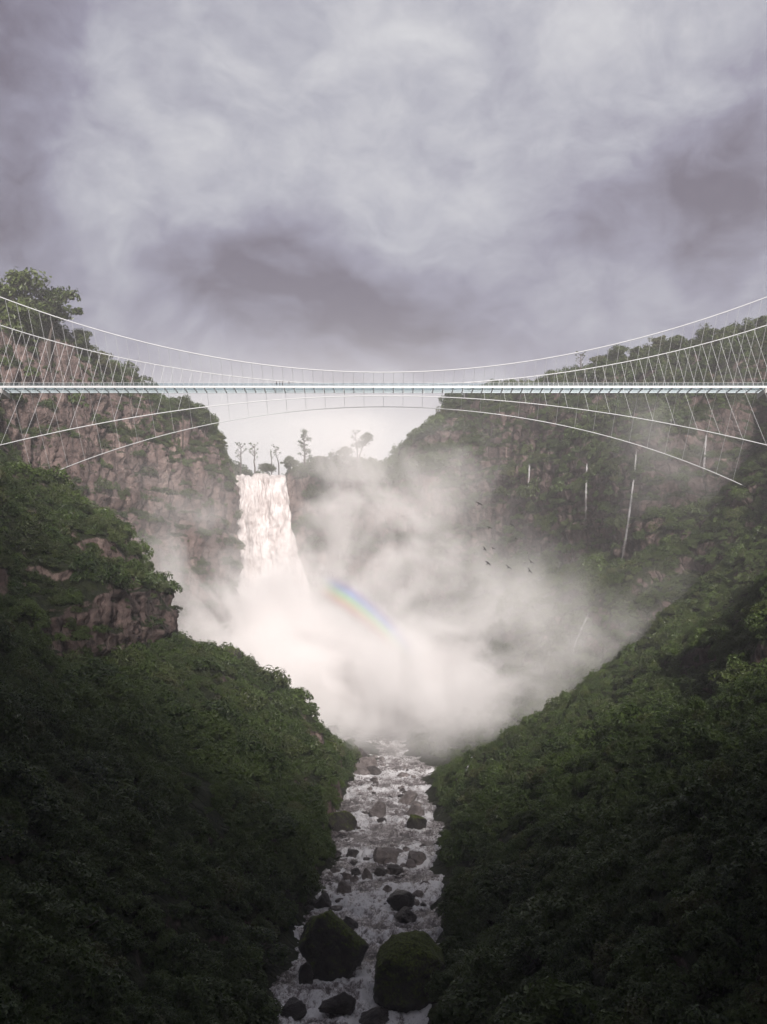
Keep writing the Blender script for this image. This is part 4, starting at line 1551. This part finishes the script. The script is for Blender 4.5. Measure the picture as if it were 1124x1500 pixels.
def rainbow():
    # a bow of coloured light in the spray: a thick arc of glowing air, colours across its radius
    a, b, c = P(462, 848, 470), P(535, 893, 470), P(602, 972, 470)
    # circle through three points of the XZ plane
    ax, az, bx, bz, cx, cz = a.x, a.z, b.x, b.z, c.x, c.z
    dd = 2 * (ax * (bz - cz) + bx * (cz - az) + cx * (az - bz))
    ux = ((ax**2 + az**2) * (bz - cz) + (bx**2 + bz**2) * (cz - az) + (cx**2 + cz**2) * (az - bz)) / dd
    uz = ((ax**2 + az**2) * (cx - bx) + (bx**2 + bz**2) * (ax - cx) + (cx**2 + cz**2) * (bx - ax)) / dd
    Rr = math.hypot(ax - ux, az - uz)
    t0, t1 = math.atan2(az - uz, ax - ux), math.atan2(cz - uz, cx - ux)
    wd, th = 8.0, 3.0
    v, f = [], []
    n = 40
    for k in range(n + 1):
        g = t0 + (t1 - t0) * k / n
        for rr, yy in ((Rr - wd, -th), (Rr + wd, -th), (Rr + wd, th), (Rr - wd, th)):
            v.append((rr * math.cos(g), yy, rr * math.sin(g)))
    for k in range(n):
        for j in range(4):
            f.append((k * 4 + j, k * 4 + (j + 1) % 4, k * 4 + 4 + (j + 1) % 4, k * 4 + 4 + j))
    f += [(3, 2, 1, 0), (n * 4, n * 4 + 1, n * 4 + 2, n * 4 + 3)]
    o = mesh_obj('rainbow', v, f, smooth=False)
    o.location = (ux, 470, uz)
    m = bpy.data.materials.new('rainbow_light')
    m.use_nodes = True
    nt = m.node_tree
    nt.nodes.clear()
    t = NT(nt)
    out = t.n('ShaderNodeOutputMaterial')
    pos = t.n('ShaderNodeTexCoord').outputs['Object']
    sp = t.n('ShaderNodeSeparateXYZ')
    nt.links.new(pos, sp.inputs[0])
    rad = t.math('SQRT', t.math('ADD', t.math('MULTIPLY', sp.outputs[0], sp.outputs[0]), t.math('MULTIPLY', sp.outputs[2], sp.outputs[2])))
    w = t.math('DIVIDE', t.math('SUBTRACT', rad, Rr - wd), 2 * wd)
    ang = t.math('ARCTAN2', sp.outputs[2], sp.outputs[0])
    al = t.math('DIVIDE', t.math('SUBTRACT', ang, t0), t1 - t0)
    ramp = t.n('ShaderNodeValToRGB')
    nt.links.new(w, ramp.inputs[0])
    cr = ramp.color_ramp
    cr.elements[0].position = 0.0
    cr.elements[0].color = (0, 0, 0, 1)
    cr.elements[1].position = 1.0
    cr.elements[1].color = (0, 0, 0, 1)
    for p_, c_ in ((0.2, (0.55, 0.12, 0.12)), (0.36, (0.7, 0.5, 0.1)), (0.5, (0.25, 0.75, 0.2)), (0.66, (0.12, 0.4, 0.9)), (0.82, (0.2, 0.1, 0.5))):
        e = cr.elements.new(p_)
        e.color = (*c_, 1)
    fade = t.math('MULTIPLY', t.ramp(al, 0.0, 0.3), t.ramp(al, 1.0, 0.7))
    ab = t.n('ShaderNodeVolumeAbsorption')
    tint = t.mix(0.55, ramp.outputs[0], (1.0, 1.0, 1.0))
    nt.links.new(tint, ab.inputs['Color'])
    edge = t.math('MULTIPLY', t.ramp(w, 0.05, 0.3), t.ramp(w, 0.95, 0.7))
    nt.links.new(t.math('MULTIPLY', t.math('MULTIPLY', fade, edge), 0.05), ab.inputs['Density'])
    em = t.n('ShaderNodeEmission')
    nt.links.new(ramp.outputs[0], em.inputs['Color'])
    nt.links.new(t.math('MULTIPLY', fade, 0.004), em.inputs['Strength'])
    ad = t.n('ShaderNodeAddShader')
    nt.links.new(ab.outputs[0], ad.inputs[0])
    nt.links.new(em.outputs[0], ad.inputs[1])
    nt.links.new(ad.outputs[0], out.inputs['Volume'])
    o.data.materials.append(m)
    tag(o, 'short faint rainbow arc in the spray right of the waterfall', 'rainbow')


rainbow()

# ------------------------------------------------------------------ light
SUN_EL, SUN_AZ = R_(22), R_(170)          # azimuth from +Y clockwise: behind the camera, a little to the right
sd = Vector((math.sin(SUN_AZ) * math.cos(SUN_EL), math.cos(SUN_AZ) * math.cos(SUN_EL), math.sin(SUN_EL)))
ld = bpy.data.lights.new('sun', 'SUN')
ld.energy = 5.0
ld.angle = R_(10)
ld.color = (1.0, 0.94, 0.9)
lo_ = bpy.data.objects.new('sun', ld)
lo_.rotation_euler = sd.to_track_quat('Z', 'Y').to_euler()
lo_.location = (0, -100, 300)
C.objects.link(lo_)

world = bpy.data.worlds.new('World')
S.world = world
world.use_nodes = True
nt = world.node_tree
nt.nodes.clear()
t = NT(nt)
out = t.n('ShaderNodeOutputWorld')
bg = t.n('ShaderNodeBackground')
bg.inputs['Strength'].default_value = 0.094
sky = t.n('ShaderNodeTexSky')
sky.sky_type = 'NISHITA'
sky.sun_disc = False
sky.sun_elevation = SUN_EL
sky.sun_rotation = SUN_AZ
d = t.vmath('NORMALIZE', t.n('ShaderNodeTexCoord').outputs['Generated'])
sepd = t.n('ShaderNodeSeparateXYZ')
nt.links.new(d, sepd.inputs[0])


def dirv(px, py):
    return P(px, py, F).normalized()


warpv = t.n('ShaderNodeTexNoise')
nt.links.new(d, warpv.inputs['Vector'])
warpv.inputs['Scale'].default_value = 4.0
warpv.inputs['Detail'].default_value = 5
wv = t.vmath('MULTIPLY', t.vmath('SUBTRACT', warpv.outputs['Color'], (0.5, 0.5, 0.5)), (0.16, 0.16, 0.12))
dw = t.vmath('ADD', d, wv)
cl1 = t.noise(t.mapping(dw, (3.0, 3.0, 4.6)), 1.0, 8, 0.58)
cl2 = t.noise(t.mapping(dw, (6.5, 6.5, 11.0)), 1.0, 9, 0.58, 0.3)
cl3 = t.noise(t.mapping(dw, (19.0, 19.0, 30.0)), 1.0, 8, 0.6, 0.4)
tot = t.math('ADD', t.math('MULTIPLY', t.math('SUBTRACT', cl1, 0.5), 1.1), t.math('MULTIPLY', t.math('SUBTRACT', cl2, 0.5), 2.6))
tot = t.math('ADD', tot, t.math('MULTIPLY', t.math('SUBTRACT', cl3, 0.5), 1.3))
for px, py, rx_, ry_, w in [  # darker (+) and lighter (-) masses of cloud
        (330, 430, 180, 66, 0.8), (560, 470, 140, 50, 0.5), (470, 385, 120, 50, 0.22), (700, 490, 130, 40, 0.40), (20, 120, 90, 110, 0.85), (0, 330, 100, 110, 0.40),
        (1080, 330, 140, 90, 0.55), (920, 300, 110, 60, 0.30), (1060, 150, 90, 70, 0.22), (760, 330, 110, 70, -0.05), (1010, 30, 120, 60, -0.45), (330, 130, 170, 100, -0.22), (560, 90, 200, 90, -0.1),
        (170, 250, 90, 90, -0.3), (260, 310, 110, 45, -0.3), (490, 285, 130, 50, -0.38), (640, 360, 70, 50, -0.15), (200, 420, 50, 60, -0.22), (640, 200, 90, 60, 0.12), (850, 130, 120, 60, 0.1), (480, 520, 160, 30, 0.1), (120, 20, 120, 40, 0.25)]:
    c = dirv(px, py)
    q = t.vmath('MULTIPLY', t.vmath('SUBTRACT', dw, tuple(c)), (F / rx_ * 0.8, F / rx_ * 0.3, F / ry_ * 0.8))
    r2 = t.vmath('DOT_PRODUCT', q, q, out=1)
    g = t.math('MULTIPLY', t.math('EXPONENT', t.math('MULTIPLY', r2, -1.0)), w)
    tot = t.math('ADD', tot, g)
fac = t.ramp(tot, -0.85, 1.1, False)
cc = t.n('ShaderNodeValToRGB')
nt.links.new(fac, cc.inputs[0])
cr = cc.color_ramp
cr.elements[0].position = 0.0
cr.elements[0].color = (4.75, 4.75, 4.9, 1)
cr.elements[1].position = 1.0
cr.elements[1].color = (0.62, 0.46, 0.76, 1)
e = cr.elements.new(0.35)
e.color = (3.05, 3.07, 3.5, 1)
e = cr.elements.new(0.62)
e.color = (1.8, 1.72, 2.32, 1)
cloud = cc.outputs[0]
# the low sky over the head of the gorge, where the cloud opens
c = dirv(470, 640)
q = t.vmath('MULTIPLY', t.vmath('SUBTRACT', d, tuple(c)), (F / 300, F / 500, F / 85))
op = t.math('EXPONENT', t.math('MULTIPLY', t.vmath('DOT_PRODUCT', q, q, out=1), -1.0))
cloud = t.mix(t.math('MULTIPLY', op, 0.9), cloud, (7.8, 7.3, 6.9))
# unseen sky dimmed overhead and behind to darken the foreground, brighter up the gorge
front = t.ramp(sepd.outputs['Y'], -0.1, 0.78)
dim = t.math('ADD', t.math('MULTIPLY', front, 0.74), 0.26)
cloud = t.mix(1.0, cloud, t.n('ShaderNodeCombineXYZ', i={'X': dim, 'Y': dim, 'Z': dim}).outputs[0], 'MULTIPLY')
col = t.mix(0.93, sky.outputs[0], cloud)
nt.links.new(col, bg.inputs['Color'])
nt.links.new(bg.outputs[0], out.inputs['Surface'])

# ------------------------------------------------------------------ camera and render settings
cam = bpy.data.cameras.new('camera')
cam.sensor_fit = 'VERTICAL'
cam.sensor_height = 24.0
cam.lens = F / 1500 * 24.0
cam.shift_y = (970 - 750) / 1500.0
cam.clip_start = 0.5
cam.clip_end = 6000
co = bpy.data.objects.new('camera', cam)
co.location = (0, 0, 0)
co.rotation_euler = (math.pi / 2, 0, 0)
C.objects.link(co)
S.camera = co
S.render.engine = 'CYCLES'
cy = S.cycles
cy.use_denoising = True
cy.max_bounces = 12
cy.diffuse_bounces = 2
cy.glossy_bounces = 2
cy.transmission_bounces = 2
cy.volume_bounces = 7
cy.transparent_max_bounces = 12
cy.volume_step_rate = 0.8
cy.use_adaptive_sampling = True
cy.adaptive_threshold = 0.02
cy.adaptive_min_samples = 32
cy.volume_max_steps = 256
cy.sample_clamp_indirect = 4.0
S.view_settings.view_transform = 'Standard'
S.view_settings.look = 'None'
S.view_settings.exposure = 0.7
S.view_settings.gamma = 1.0
